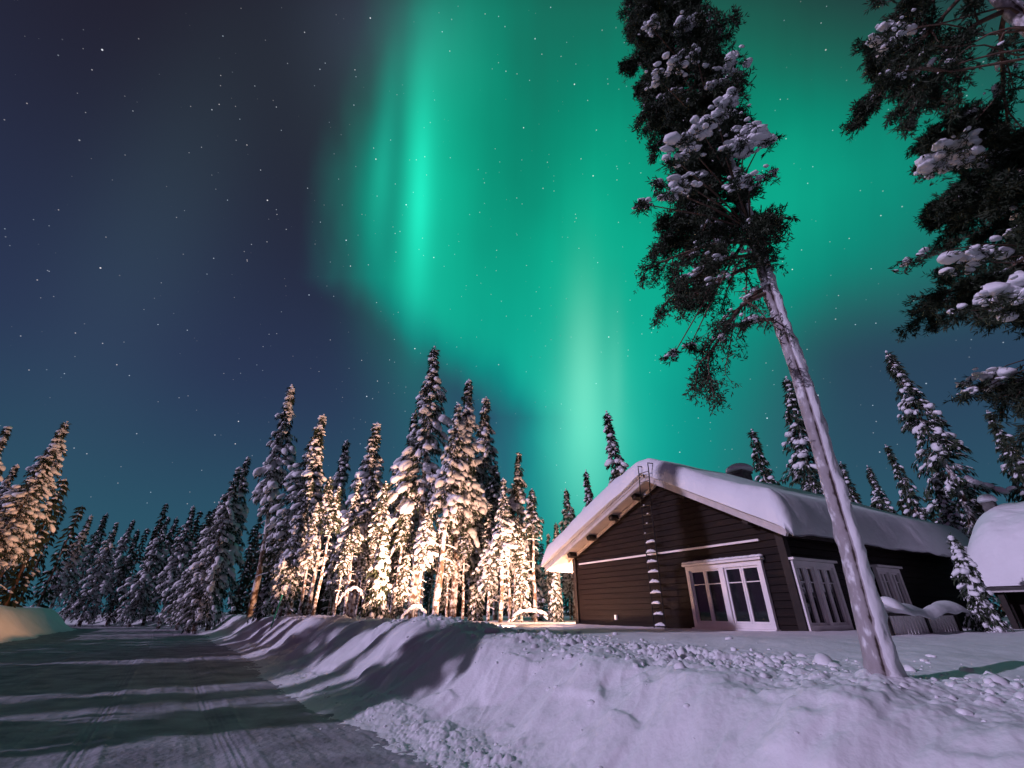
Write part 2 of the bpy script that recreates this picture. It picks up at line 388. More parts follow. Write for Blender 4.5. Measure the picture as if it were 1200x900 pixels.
RZ = RZ + 0.01 + 0.010*np.abs(fbm(LL*0.25, WW*16, 89, 2)) + 0.006*fbm(LL*7, WW*5, 90, 2)
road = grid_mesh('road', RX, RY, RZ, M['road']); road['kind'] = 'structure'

# ---------------------------------------------------------------- loose snow chunks along the bank
rng = np.random.default_rng(5)
mb = MB()
for i in range(2600):
    l = rng.uniform(-7.5, 9) if rng.random() < 0.85 else rng.uniform(9, 22)
    if rng.random() < 0.75: w = rng.normal(3.2, 0.6); s = 0.009 + 0.05*rng.random()**3
    else: w = rng.normal(0.35, 0.38); s = 0.006 + 0.016*rng.random()**2
    if rng.random() < 0.012: s *= 2.2
    x, y = O + l*D_ + w*N_
    if (x-3.3)**2 + (y-4.7)**2 < 0.1: continue
    z = float(ground(np.array([x]), np.array([y]))[0])
    ax = Matrix.Rotation(rng.uniform(0, 6.28), 3, 'Z')
    blob(mb, (x, y, max(z, 0.0) + s*0.02), np.array(ax), (s*rng.uniform(0.9, 1.5), s*rng.uniform(0.8, 1.1), s*rng.uniform(0.6, 0.9)), rng, 2, 0.34, 0.8)
o = mb.build('snow_chunks', M['snow'], smooth=True)
set_props(o, kind='stuff', label='loose lumps of snow thrown up along the ploughed bank', category='snow chunks')

# ================================================================ house
NC = np.array([5.986, 10.0]); PHI = R(30)
u2 = np.array([-math.sin(PHI), math.cos(PHI)]); v2 = np.array([math.cos(PHI), math.sin(PHI)])
U3 = np.array([*u2, 0]); V3 = np.array([*v2, 0]); Z3 = np.array([0, 0, 1.0])
def HP(s, t, z): return np.array([NC[0]+s*u2[0]+t*v2[0], NC[1]+s*u2[1]+t*v2[1], z])
def on_gable(px, py, t):            # -> s, z
    d = ray(px, py); k = (np.dot(NC, v2)+t)/np.dot(d[:2], v2); p = d*k; return float(np.dot(p[:2]-NC, u2)), float(p[2]+CAMZ)
def on_side(px, py, s):             # -> t, z
    d = ray(px, py); k = (np.dot(NC, u2)+s)/np.dot(d[:2], u2); p = d*k; return float(np.dot(p[:2]-NC, v2)), float(p[2]+CAMZ)
TW = 0.50                           # gable wall plane behind the barge boards
sEr, zEr = on_gable(921, 626, 0); sP, zP = on_gable(757, 562, 0); sEl, zEl = on_gable(641, 668, 0)
sWl, _ = on_gable(677, 700, TW); sWr = sEr + 0.42
LEN = 10.2
print('house', sEr, zEr, sP, zP, sEl, zEl, sWl)
def roofz(s):                        # underside line of roof
    return zEr + (zP-zEr)*(s-sEr)/(sP-sEr) if s < sP else zP + (zEl-zP)*(s-sP)/(sEl-sP)
house = thing('log_cabin', 'dark timber cabin with thick snow on its roof and a ladder up the gable', 'cabin', (NC[0], NC[1], 0.3))
HL = np.array([NC[0], NC[1], 0.3])
def hb(mb, name, m, parent=None, smooth=False, label=None):
    o = mb.build(name, m, None, smooth); o.parent = parent or house
    if o.parent is house: o.location = -HL
    else: pass
    if label: o['label'] = label
    return o
AX = np.array([U3, V3, Z3])
# gable walls of overlapping boards (one mesh)
def wall_boards(mb, poly_top, s0, s1, t, z0, out, step=0.16):
    z = z0
    while z < max(poly_top(s) for s in np.linspace(s0, s1, 40)) - 0.02:
        zb = z + step - 0.012
        ss_ = [s for s in np.linspace(s0, s1, 240) if poly_top(s) > z+0.05]
        if len(ss_) > 1:
            a, b = ss_[0], ss_[-1]
            sb_ = [s for s in np.linspace(s0, s1, 240) if poly_top(s) > zb]
            a2, b2 = (sb_[0], sb_[-1]) if len(sb_) > 1 else ((a+b)/2-.01, (a+b)/2+.01)
            d0, d1 = 0.034, 0.012
            vs = [HP(a, t-out*d0, z), HP(b, t-out*d0, z), HP(b2, t-out*d1, zb), HP(a2, t-out*d1, zb),
                  HP(a, t+out*.05, z), HP(b, t+out*.05, z), HP(b2, t+out*.05, zb), HP(a2, t+out*.05, zb)]
            mb.add(vs, [(0, 1, 2, 3), (4, 7, 6, 5), (0, 4, 5, 1), (3, 2, 6, 7), (0, 3, 7, 4), (1, 5, 6, 2)])
        z += step
mb = MB(); wall_boards(mb, roofz, sWr+.06, sWl-.06, TW, 0.3, 1)
# solid backing
def poly_prism(mb, pts, t0, t1):
    n = len(pts); vs = [HP(s, t0, z) for s, z in pts] + [HP(s, t1, z) for s, z in pts]
    mb.add(vs, [tuple(range(n)), tuple(range(n, 2*n))[::-1]] + [(i, i+n, (i+1) % n+n, (i+1) % n) for i in range(n)])
poly_prism(mb, [(sWr+.05, 0.2), (sWl-.05, 0.2), (sWl-.05, roofz(sWl)-.02), (sP, zP-.02), (sWr+.05, roofz(sWr)-.02)], TW+.03, TW+.14)
hb(mb, 'gable_wall', M['siding'])
mb = MB(); poly_prism(mb, [(sWr+.05, 0.2), (sWl-.05, 0.2), (sWl-.05, roofz(sWl)-.02), (sP, zP-.02), (sWr+.05, roofz(sWr)-.02)], LEN-.65, LEN-.5)
hb(mb, 'gable_wall', M['siding'])
for s_, sg in ((sWr, -1), (sWl, 1)):
    mb = MB(); z = 0.3
    zt = roofz(s_) - 0.03
    while z < zt - .05:
        h = min(0.148, zt-z)
        mb.add([HP(s_+sg*.034, TW+.06, z), HP(s_+sg*.034, LEN-.55, z), HP(s_+sg*.012, LEN-.55, z+h), HP(s_+sg*.012, TW+.06, z+h),
                HP(s_-sg*.05, TW+.06, z), HP(s_-sg*.05, LEN-.55, z), HP(s_-sg*.05, LEN-.55, z+h), HP(s_-sg*.05, TW+.06, z+h)],
               [(0, 1, 2, 3), (4, 7, 6, 5), (0, 4, 5, 1), (3, 2, 6, 7), (0, 3, 7, 4), (1, 5, 6, 2)])
        z += 0.16
    mb.box(HP(s_-sg*.1, (TW+LEN-.5)/2, (0.2+zt)/2), (0.1, LEN-.5-TW-.32, zt-.2), AX)
    hb(mb, 'side_wall', M['siding'])
for s_ in (sWr, sWl):
    mb = MB(); zt = roofz(s_)-.04; mb.box(HP(s_, TW, (0.2+zt)/2), (0.17, 0.17, zt-.2), AX); hb(mb, 'corner_post', M['dark_wood'])
# roof slabs
TH = 0.17
def slab(mb, s0, z0, s1, z1, t0, t1, th, off=0.0):
    d = np.array([s1-s0, z1-z0]); d /= np.linalg.norm(d); n = np.array([-d[1], d[0]])
    if n[1] < 0: n = -n
    pts = [(s0+n[0]*off, z0+n[1]*off), (s1+n[0]*off, z1+n[1]*off), (s1+n[0]*(off+th), z1+n[1]*(off+th)), (s0+n[0]*(off+th), z0+n[1]*(off+th))]
    poly_prism(mb, pts, t0, t1)
mb = MB(); slab(mb, sEr+.02, roofz(sEr+.02), sP, zP, 0.05, LEN, .12, 0.03); slab(mb, sP, zP, sEl-.02, roofz(sEl-.02), 0.05, LEN, .12, 0.03); hb(mb, 'roof', M['dark_wood'])
# soffit lining under gable and eave overhangs
mb = MB(); slab(mb, sP+.01, zP-.005, sEl-.04, roofz(sEl-.04), 0.06, TW+.02, .022, 0.004)
slab(mb, sWl+.06, roofz(sWl+.06), sEl-.04, roofz(sEl-.04), TW+.025, LEN-.02, .022, 0.004)
slab(mb, sEr+.04, roofz(sEr+.04), sP-.01, zP-.005, 0.06, TW+.02, .022, 0.004)
hb(mb, 'soffit', M['soffit'])
# barge boards, two stepped boards each side
for (a, b, c, d) in ((sEr-.02, roofz(sEr)-.02*(zP-zEr)/(sP-sEr), sP, zP), (sP, zP, sEl+.02, zEl)):
    mb = MB(); slab(mb, a, b, c, d, -.045, 0.055, .20, -.035); slab(mb, a, b, c, d, -.075, -.047, .10, 0.075)
    hb(mb, 'barge_board', M['fascia'])
# inner trim board where gable wall meets soffit at the left
mb = MB(); slab(mb, sP+.05, roofz(sP+.05)-.012, sWl+.35, roofz(sWl+.35)-.012, TW-.09, TW-.05, .10, -.11); hb(mb, 'wall_trim', M['soffit'])
# eave fascia + gutter on the long side
mb = MB(); mb.box(HP(sEr-.01, LEN/2+.05, zEr+.04), (0.03, LEN-.1, 0.17), AX)
hb(mb, 'eave_board', M['dark_wood'])
mb = MB(); mb.box(HP(sEl+.01, LEN/2+.05, zEl+.04), (0.03, LEN-.1, 0.17), AX)
hb(mb, 'eave_board', M['fascia'])
# purlin ends under left gable overhang
for f in (0.13, 0.34, 0.56, 0.77):
    s_ = sP + (sEl-sP)*f; z_ = roofz(s_)
    mb = MB(); d = np.array([sEl-sP, zEl-zP]); d /= np.linalg.norm(d)
    ax = np.array([d[0]*U3 + d[1]*Z3, V3, -d[1]*U3 + d[0]*Z3])
    mb.box(HP(s_, .42, z_-.075), (0.16, 0.62, 0.14), ax); hb(mb, 'purlin', M['dark_wood'])
for f in (0.25, 0.7):
    s_ = sEr + (sP-sEr)*f; z_ = roofz(s_)
    mb = MB(); d = np.array([sP-sEr, zP-zEr]); d /= np.linalg.norm(d)
    ax = np.array([d[0]*U3 + d[1]*Z3, V3, -d[1]*U3 + d[0]*Z3])
    mb.box(HP(s_, .42, z_-.075), (0.16, 0.62, 0.14), ax); hb(mb, 'purlin', M['dark_wood'])
# horizontal white batten
a = on_gable(679, 662, TW-.06); b = on_gable(889, 631.5, TW-.06); zz = (a[1]+b[1])/2
print('batten', a, b)
mb = MB(); mb.box(HP((a[0]+b[0])/2, TW-.065, zz), (abs(a[0]-b[0]), 0.05, 0.05), AX); hb(mb, 'batten', M['trim'])
# windows ---------------------------------------------------------
def window(c, w, h, wax, nax, casements, tm, label=None):
    """c centre on wall face, wax: width axis, nax: outward normal"""
    ax = np.array([wax, nax, Z3])
    mb = MB(); fw = 0.10
    for sg in (-1, 1): mb.box(c + wax*sg*(w/2-fw/2) + nax*.05, (fw, .09, h), ax)
    mb.box(c + Z3*(h/2-fw/2) + nax*.05, (w-2*fw-.002, .09, fw), ax); mb.box(c - Z3*(h/2-fw/2) + nax*.05, (w-2*fw-.002, .09, fw), ax)
    mb.box(c + nax*.052, (0.12, .095, h-2*fw-.002), ax)
    fr = hb(mb, 'window', tm, label=label)
    mb = MB(); mb.box(c + Z3*(h/2+.035) + nax*.08, (w+.10, .17, .05), ax)
    hb(mb, 'head_board', tm, fr)
    mb = MB(); mb.box(c - Z3*(h/2+.022) + nax*.085, (w+.06, .18, .04), ax); hb(mb, 'sill', tm, fr)
    half = (w-2*fw-.12)/2
    for sg in (-1, 1):
        cc_ = c + wax*sg*(half/2+.06)
        mb = MB(); iw = half-.004; ih = h-2*fw-.004; cw = .045
        nsp = 2
        for k in range(nsp):
            pc = cc_ + wax*((k-.5)*iw/2)
            pw = iw/2-.008
            for s2_ in (-1, 1): mb.box(pc + wax*s2_*(pw/2-cw/2) + nax*.03, (cw, .05, ih), ax)
            for s2_ in (-1, 1): mb.box(pc + Z3*s2_*(ih/2-cw/2) + nax*.03, (pw-2*cw-.002, .05, cw), ax)
            mb.box(pc + Z3*(ih*.22) + nax*.03, (pw-2*cw-.002, .03, .022), ax)
        hb(mb, 'sash', tm, fr)
        mb = MB(); mb.box(cc_ + nax*.014, (iw-.01, .008, ih-.02), ax); hb(mb, 'pane', M['glass'], fr)
    return fr
p = [on_gable(804, 665, TW-.05), on_gable(895, 656, TW-.05), on_gable(818, 735, TW-.05), on_gable(911, 737, TW-.05)]
print('win1', p)
sL = (p[0][0]+p[2][0])/2; sR = (p[1][0]+p[3][0])/2; zt_ = (p[0][1]+p[1][1])/2; zb_ = min(p[2][1], p[3][1])-.0
w1 = window(HP((sL+sR)/2, TW-.036, (zt_+zb_)/2), abs(sL-sR), zt_-zb_, U3, -V3, 2, M['trim'], 'white framed window on the gable wall')
mbs = MB(); rng = np.random.default_rng(8)
cc0 = HP((sL+sR)/2, TW-.036, zt_) + Z3*.085 - V3*.08
n = 26
for i in range(n):
    blob(mbs, cc0 + U3*((i+.5)/n-.5)*(abs(sL-sR)+.08), AX, (.09, .09, .045+.01*rng.random()), rng, 2, .12, .4)
hb(mbs, 'snow', M['snow'], w1, True)
def side_window(pl, pr, pt, pb):
    a = on_side(pl, (pt+pb)/2, sWr-.04); b = on_side(pr, (pt+pb)/2, sWr-.04)
    zt2 = on_side((pl+pr)/2, pt, sWr-.04)[1]; zb2 = on_side((pl+pr)/2, pb, sWr-.04)[1]
    print('sidewin', a, b, zt2, zb2)
    return window(HP(sWr-.036, (a[0]+b[0])/2, (zt2+zb2)/2), abs(a[0]-b[0]), zt2-zb2, V3, -U3, 2, M['trim'])
side_window(935, 984, 660, 739); side_window(1031, 1058, 667, 716)
# ladder ----------------------------------------------------------
def lad_pt(px, py, t): s, z = on_gable(px, py, t); return s, z
LT = TW-.28
b_ = on_gable(772, 726, LT); t_ = on_gable(757, 556, -.12)
sl = b_[0]; lw_ = .40; stp = on_gable(754, 565, LT)[0]
print('ladder', b_, t_, stp)
zlo, zhi = 0.8, zP+.36
st2 = on_gable(754, 552, LT-.52)[0]
def lads(z):
    a = sl + (stp-sl)*(z-b_[1])/(zP-b_[1]); return a + (st2-stp)*min(1, max(0, (z-zP+.5)/.35))
lad = None
mb = MB()
for sg in (-1, 1):
    pts = [HP(lads(z)+sg*lw_/2, LT if z < zP-.5 else LT-(.52 if z > zP-.15 else .52*(z-zP+.5)/.35), z) for z in np.linspace(zlo, zhi, 14)]
    pts += [HP(lads(zhi)+sg*lw_/2, 0.05+.1, zhi+.02), HP(lads(zhi)+sg*lw_/2, 0.5, zhi-.12)]
    mb.tube(pts, .017, 6)
lad = hb(mb, 'ladder', M['iron'])
k = 0; z = zlo+.1
while z < zhi-.1:
    tt = LT if z < zP-.5 else LT-(.52 if z > zP-.15 else .52*(z-zP+.5)/.35)
    a, b = HP(lads(z)-lw_/2, tt, z), HP(lads(z)+lw_/2, tt, z)
    mbr = MB(); mbs = MB(); mbr.tube([a, b], .011, 6)
    if z < 3.4:
        wx = rng.uniform(.7, 1); ox = rng.uniform(0, 1-wx)
        for q in range(7):
            f = ox + wx*(q+.5)/7; env = math.sin(math.pi*(q+.5)/7)**.5*rng.uniform(.75, 1.1)
            blob(mbs, a*(1-f)+b*f + Z3*.035*env, AX, (.045, .05*env+.01, (.055+.02*rng.random())*env), rng, 2, .15, .5)
    elif z < zP-.2:
        f = rng.uniform(.4, .95); blob(mbs, a*(1-f)+b*f+Z3*.02, AX, (.035, .03, .028), rng, 1, .1)
    z += .27
    hb(mbr, 'rung', M['iron'], lad)
    if mbs.n: hb(mbs, 'snow', M['snow'], lad, True)
# wall standoffs
mb = MB()
for z in (1.6, 3.0, 4.4):
    for sg in (-1, 1): mb.tube([HP(lads(z)+sg*lw_/2, LT, z), HP(lads(z)+sg*lw_/2, TW-.03, z)], .010, 6)
hb(mb, 'bracket', M['iron'], lad)
# small white socket cover at the foot of the wall
a = on_gable(722.5, 723.5, TW-.06); mb = MB(); mb.box(HP(a[0], TW-.075, a[1]), (.09, .07, .14), AX); hb(mb, 'socket_cover', M['trim'])
# chimney ---------------------------------------------------------
d = ray(862, 560)
tch = 5.2; ks = on_gable(862, 556, tch)
print('chimney', ks)
cs = sP-.55; 
def pix_chimney():
    # find t where the chimney axis on this s line falls on column 862
    best = None
    for t in np.linspace(1, 9, 400):
        p = HP(cs, t, 6.3); q = p-np.array([0, 0, CAMZ]); yv = q[1]*CT+q[2]*ST; px = 600+FPX*q[0]/yv
        if best is None or abs(px-862) < best[0]: best = (abs(px-862), t, 450-FPX*(q[2]*CT-q[1]*ST)/yv)
    return best
bst = pix_chimney(); print('chim', bst); tch = bst[1]
mb = MB(); mb.box(HP(cs, tch, 5.05), (.5, .5, 1.3), AX); mb.box(HP(cs, tch, 5.72), (.58, .58, .07), AX); ch = hb(mb, 'chimney', M['stone'])
mb = MB(); blob(mb, HP(cs, tch, 5.79), AX, (.44, .44, .27), rng, 3, .05, .15); hb(mb, 'snow', M['snow'], ch, True)
# roof snow -------------------------------------------------------
def roof_snow():
    s0, s1 = sEr-.26, sEl+.16; t0, t1 = -.20, LEN+.15
    ni, nj = 190, 260
    ci = 0.5-0.5*np.cos(np.linspace(0, math.pi, ni)); cj = 0.5-0.5*np.cos(np.linspace(0, math.pi, nj))
    cj = 0.55*cj + 0.45*np.linspace(0, 1, nj)
    S = s0 + (s1-s0)*ci; T = t0 + (t1-t0)*cj
    Sg, Tg = np.meshgrid(S, T, indexing='ij')
    kR, kL = (zP-zEr)/(sP-sEr), (zP-zEl)/(sEl-sP)
    lineR = zEr + kR*(Sg-sEr); lineL = zP - kL*(Sg-sP)
    off = .155/math.cos(math.atan(kR)); base = np.minimum(lineR, lineL) + off
    e = .32
    smooth = -np.log(np.exp(-lineR/e)+np.exp(-lineL/e))*e + off
    a = np.clip(np.minimum(Sg-s0, s1-Sg), 0, None); b = np.clip(np.minimum(Tg-t0, t1-Tg), 0, None)
    rim = np.sqrt(np.clip(1-(1-np.clip(a/.42, 0, 1))**2, 0, 1)) * np.sqrt(np.clip(1-(1-np.clip(b/.28, 0, 1))**2, 0, 1))
    th = .66 + .10*fbm(Sg*.5, Tg*.5, 91, 3) + .02*fbm(Sg*2.2, Tg*1.8, 92, 3) + .14*ss(Sg, sP-3.2, sP-4.4+1e-3)*0
    # thicker cushion hanging at the near eave
    th = th + .10*np.exp(-((Sg-sEr)/.8)**2)
    front_cr = (.07*fbm(Sg*2.5, Tg*4, 93, 4) - .05*np.exp(-((Tg-t0-.42-.12*fbm(Sg*1.2, 0*Sg, 94, 3))/.035)**2))*np.exp(-(Tg-t0)/.6)
    top = np.maximum(smooth + (th + front_cr)*rim, base+.004) 
    # eave edge curls over
    sag = -.10*np.exp(-((Sg-s0)/.14)**2)*(1+.8*fbm(Tg*1.2, 0*Tg, 95, 2))
    top = top + sag
    # shape wobble of the rim
    wob = 0.05*fbm(Tg*.9, Sg*0+3, 96, 3)*np.exp(-(Sg-s0)/.5)
    Sg2 = Sg + wob
    wob2 = 0.06*fbm(Sg*1.1, Tg*0+5, 97, 3)*np.exp(-(Tg-t0)/.4); Tg2 = Tg + wob2
    bot = base + 0.0
    bot = bot + sag*.9
    def P(Sx, Tx, Zx): return np.stack([NC[0]+Sx*u2[0]+Tx*v2[0], NC[1]+Sx*u2[1]+Tx*v2[1], Zx], -1)
    A = P(Sg2, Tg2, top).reshape(-1, 3); B = P(Sg2, Tg2, bot).reshape(-1, 3)
    idx = np.arange(ni*nj).reshape(ni, nj)
    q = np.stack([idx[:-1, :-1], idx[1:, :-1], idx[1:, 1:], idx[:-1, 1:]], -1).reshape(-1, 4)
    mb = MB(); mb.add(A, [tuple(x) for x in q[:, ::-1]]); mb.add(B, [tuple(x) for x in q])
    n0 = ni*nj
    ring = list(idx[:, 0]) + list(idx[-1, 1:]) + list(idx[-2::-1, -1]) + list(idx[0, -2:0:-1])
    mb.f += [(ring[i], ring[(i+1) % len(ring)], ring[(i+1) % len(ring)]+n0, ring[i]+n0) for i in range(len(ring))]
    rg = np.random.default_rng(3)
    # slumped tongues and lumps at the far end of the near eave
    for i in range(9):
        t = LEN-.1-rg.random()*1.5; blob(mb, HP(sEr-.2-rg.random()*.12, t, zEr+.12-rg.random()*.32), AX, (.16+.1*rg.random(), .18+.14*rg.random(), .15+.12*rg.random()), rg, 3, .18, .8)
    for i in range(5):
        blob(mb, HP(sEr-.22, LEN-2.6-i*.16-rg.random()*.12, zEr+.02-rg.random()*.08), AX, (.07, .08, .07), rg, 2, .2, .8)
    return hb(mb, 'roof_snow', M['snow'], None, True)
roof_snow()
# wall lantern on the hidden long side ----------------------------
lp = HP(sWl+.34, TW+1.3, 2.15)
lant = thing('wall_lantern', 'warm wall lantern glowing on the far side wall of the cabin under the eave', 'lantern', tuple(lp))
mb = MB(); mb.tube([(0, 0, .16), (0, 0, .20)], [.12, .03], 8); mb.tube([(0, 0, -.14), (0, 0, -.12)], .08, 8)
mb.tube([(0, 0, .2), tuple(-U3*.15+Z3*.26), tuple(-U3*.33+Z3*.12)], .012, 6)
for k in range(4):
    a = k*math.pi/2+.4; mb.tube([(.075*math.cos(a), .075*math.sin(a), -.12), (.095*math.cos(a), .095*math.sin(a), .16)], .006, 4)
mb.build('lantern_frame', M['iron'], lant)
mb = MB(); blob(mb, (0, 0, 0), np.eye(3), (.035, .035, .055), rng, 2, 0, 1); mb.build('bulb', M['lamp_glow'], lant, True)
def point(name, loc, P, r=.06, c=(1, .56, .36)):
    d = bpy.data.lights.new(name, 'POINT'); d.energy = P; d.shadow_soft_size = r; d.color = c
    o = bpy.data.objects.new(name, d); col.objects.link(o); o.location = loc; return o
pl = point('wall_lantern_light', tuple(lp), 1500)
def flood(name, loc, tgt, P, cone, c=(1, .58, .40)):
    d = bpy.data.lights.new(name, 'SPOT'); d.energy = P; d.spot_size = R(cone); d.spot_blend = 1; d.shadow_soft_size = .05; d.color = c
    o = bpy.data.objects.new(name, d); col.objects.link(o); o.location = loc
    o.rotation_euler = (Vector(tgt)-Vector(loc)).to_track_quat('-Z', 'Y').to_euler(); return o
def fill_flood_thing(loc, tgt, label, P, cone, post=0.0, c=(1, .54, .36)):  # spotlights added out of view to brighten the spruces and the left bank
    t = thing('fill_floodlight', label, 'fill_floodlight', tuple(loc)); dr = np.array(tgt, float)-np.array(loc, float); dr /= np.linalg.norm(dr); ax = frame(dr)
    mb = MB(); mb.box(-dr*.06, (.07, .22, .16), ax); mb.tube([-dr*.09, -dr*.12-Z3*.14], .012, 6)
    if post: mb.tube([-dr*.12-Z3*.14, -dr*.12-Z3*post], .025, 8)
    mb.build('lamp_housing', M['iron'], t); mb = MB(); mb.box(-dr*.022, (.004, .19, .13), ax); mb.build('lens', M['lamp_glow'], t)
    flood(t.name+'_light', tuple(np.array(loc)+dr*.03), tgt, P, cone, c)
def frame(t):
    t = t/np.linalg.norm(t); s = np.cross(t, Z3)
    if np.linalg.norm(s) < 1e-3: s = np.array([1.0, 0, 0])
    s /= np.linalg.norm(s); n = np.cross(s, t); return np.array([t, s, n])
fill_flood_thing(HP(sWl+.30, TW+.75, 2.35), (-6.5, 25, 4.5), 'small floodlight added on the unseen side wall of the cabin to brighten the spruces', 4200, 100)
fill_flood_thing((HX-.55, HY+.2, 1.0), (-12.5, 27.0, 5.5), 'low floodlight added in the hollow, out of view, to brighten the leftmost lit spruces', 29000, 62, .5)
fill_flood_thing((HX+.1, HY+.55, 1.0), (-3.5, 24.5, 5.5), 'low floodlight added in the hollow, out of view, to brighten the tallest spruce', 5600, 80, .5)
fill_flood_thing((-11.5, 33.1, 1.75), (-29, 32, 3.2), 'low floodlight added among the spruces, out of view, to light the bank across the road', 10000, 58, 1.2, (1, .42, .20))
# unseen lantern added in the hollow for warm light on the gable ------------------------
px_, py_ = HX, HY; pz_ = gz(px_, py_)
pth = thing('path_lantern', 'low warm lantern added out of view in the hollow beside the cabin', 'lantern', (px_, py_, pz_))
mb = MB(); mb.tube([(0, 0, -.1), (0, 0, .22)], .03, 8); mb.tube([(0, 0, .42), (0, 0, .47)], [.11, .03], 10); mb.tube([(0, 0, .22), (0, 0, .24)], .07, 8)
for k in range(4):
    a = k*math.pi/2+.3; mb.tube([(.065*math.cos(a), .065*math.sin(a), .24), (.065*math.cos(a), .065*math.sin(a), .42)], .006, 4)
mb.build('lantern_post', M['iron'], pth)
mb = MB(); blob(mb, (0, 0, .33), np.eye(3), (.03, .03, .05), rng, 2, 0, 1); mb.build('bulb', M['lamp_glow'], pth, True)
pl2 = point('path_lantern_light', (px_, py_, pz_+.33), 1300)

# ================================================================ veranda rail with snow
def on_line(px, py, p0, dirv):
    d = ray(px, py)[:2]; n = np.array([-dirv[1], dirv[0]]); k = np.dot(p0, n)/np.dot(d, n); p = d*k; return float(np.dot(p-p0, dirv))
RO = NC + (-1.15)*u2       # line parallel to the long wall, in front of it
l0 = on_line(1040, 728, RO, v2); l1 = on_line(1124, 735, RO, v2)
print('rail', l0, l1)
rail = thing('veranda_railing', 'pale boarded veranda railing under a thick sagging cap of snow beside the cabin', 'railing', (RO[0], RO[1], 0.5))
def RP(l, o, z): return np.array([l*v2[0]-o*u2[0], l*v2[1]-o*u2[1], z-.5])
AXR = np.array([V3, -U3, Z3])
mb = MB(); l = l0
while l < l1:
    mb.box(RP(l+.045, 0, 1.12), (.085, .02, .66), AXR); l += .135
mb.build('boards', M['trim'], rail)
mb = MB(); mb.box(RP((l0+l1)/2, -.03, 1.47), (l1-l0+.1, .09, .05), AXR); mb.box(RP((l0+l1)/2, -.035, 0.95), (l1-l0, .04, .09), AXR); mb.build('handrail', M['dark_wood'], rail)
for f in (0, .52, 1):
    mb = MB(); mb.box(RP(l0+(l1-l0)*f, -.02, 1.0), (.10, .10, 1.0), AXR); mb.build('post', M['dark_wood'], rail)
def strip_snow():
    ni, nj = 80, 24; a = np.linspace(0, 2*math.pi, nj, endpoint=False)
    rings = []
    for i in range(ni):
        f = i/(ni-1); l = l0-.18 + (l1-l0+.4)*f; e = math.sqrt(max(0, 1-(2*f-1)**16))
        wz = .10 + .035*math.sin(l*1.9+.6) + .02*math.sin(l*5)
        wy = .20 + .06*math.sin(l*2.3); sg = .05*math.sin(l*2.4+.8)+.03*math.sin(l*6.2); oz = .05*math.sin(l*3.1+1)
        for t in a:
            rings.append(RP(l, (wy*math.cos(t)*e) + .06+oz, 1.56 + sg + wz*e*(math.sin(t) if math.sin(t) > 0 else .55*math.sin(t)) - .10*max(0, math.cos(t))**2*e))
    fs = [(i*nj+k, i*nj+(k+1) % nj, (i+1)*nj+(k+1) % nj, (i+1)*nj+k) for i in range(ni-1) for k in range(nj)]
    fs += [tuple(range(nj))[::-1], tuple((ni-1)*nj+k for k in range(nj))]
    mb = MB(); mb.add(rings, fs); mb.build('snow', M['snow'], rail, True)
strip_snow()

# ================================================================ shed at the right edge
shed = thing('snowy_shed', 'low dark shed at the right edge buried under a huge rounded snow cap', 'shed', (12.02, 12.55, 0.48))
def SP(a, b, z): return np.array([a, b, z-.4])
x0, x1, y0, y1 = 0.1, 5.8, 0.0, 4.0
rot = R(-60)
shed.rotation_euler = (0, 0, rot)
mb = MB()
for (cx, cy, sx, sy) in (((x0+x1)/2, y0+.75, x1-x0-.4, .1), ((x0+x1)/2, y1-.3, x1-x0-.4, .1), (x0+.3, (y0+y1)/2+.2, .1, y1-y0-1.2), (x1-.3, (y0+y1)/2+.2, .1, y1-y0-1.2)):
    mb.box(SP(cx, cy, 1.15), (sx, sy, 1.7))
mb.build('wall', M['siding'], shed)
mb = MB(); mb.box(SP((x0+x1)/2, y0+.02, 1.93), (x1-x0, .05, .12)); mb.build('eave_board', M['fascia'], shed)
mb = MB()
vs = [SP(x0, y0+.05, 1.95), SP(x1, y0+.05, 1.95), SP(x1, (y0+y1)/2, 3.0), SP(x0, (y0+y1)/2, 3.0), SP(x0, y1, 1.95), SP(x1, y1, 1.95)]
vs += [v+np.array([0, 0, .12]) for v in vs]
mb.add(vs, [(0, 3, 2, 1), (3, 4, 5, 2), (6, 7, 8, 9), (9, 8, 11, 10), (0, 1, 7, 6), (4, 10, 11, 5), (0, 6, 9, 3), (3, 9, 10, 4), (1, 2, 8, 7), (2, 5, 11, 8)])
mb.build('roof', M['dark_wood'], shed)
for a in (x0+.25, x1-.25): mb = MB(); mb.box(SP(a, y0+.2, 1.15), (.12, .12, 1.6)); mb.build('post', M['dark_wood'], shed)
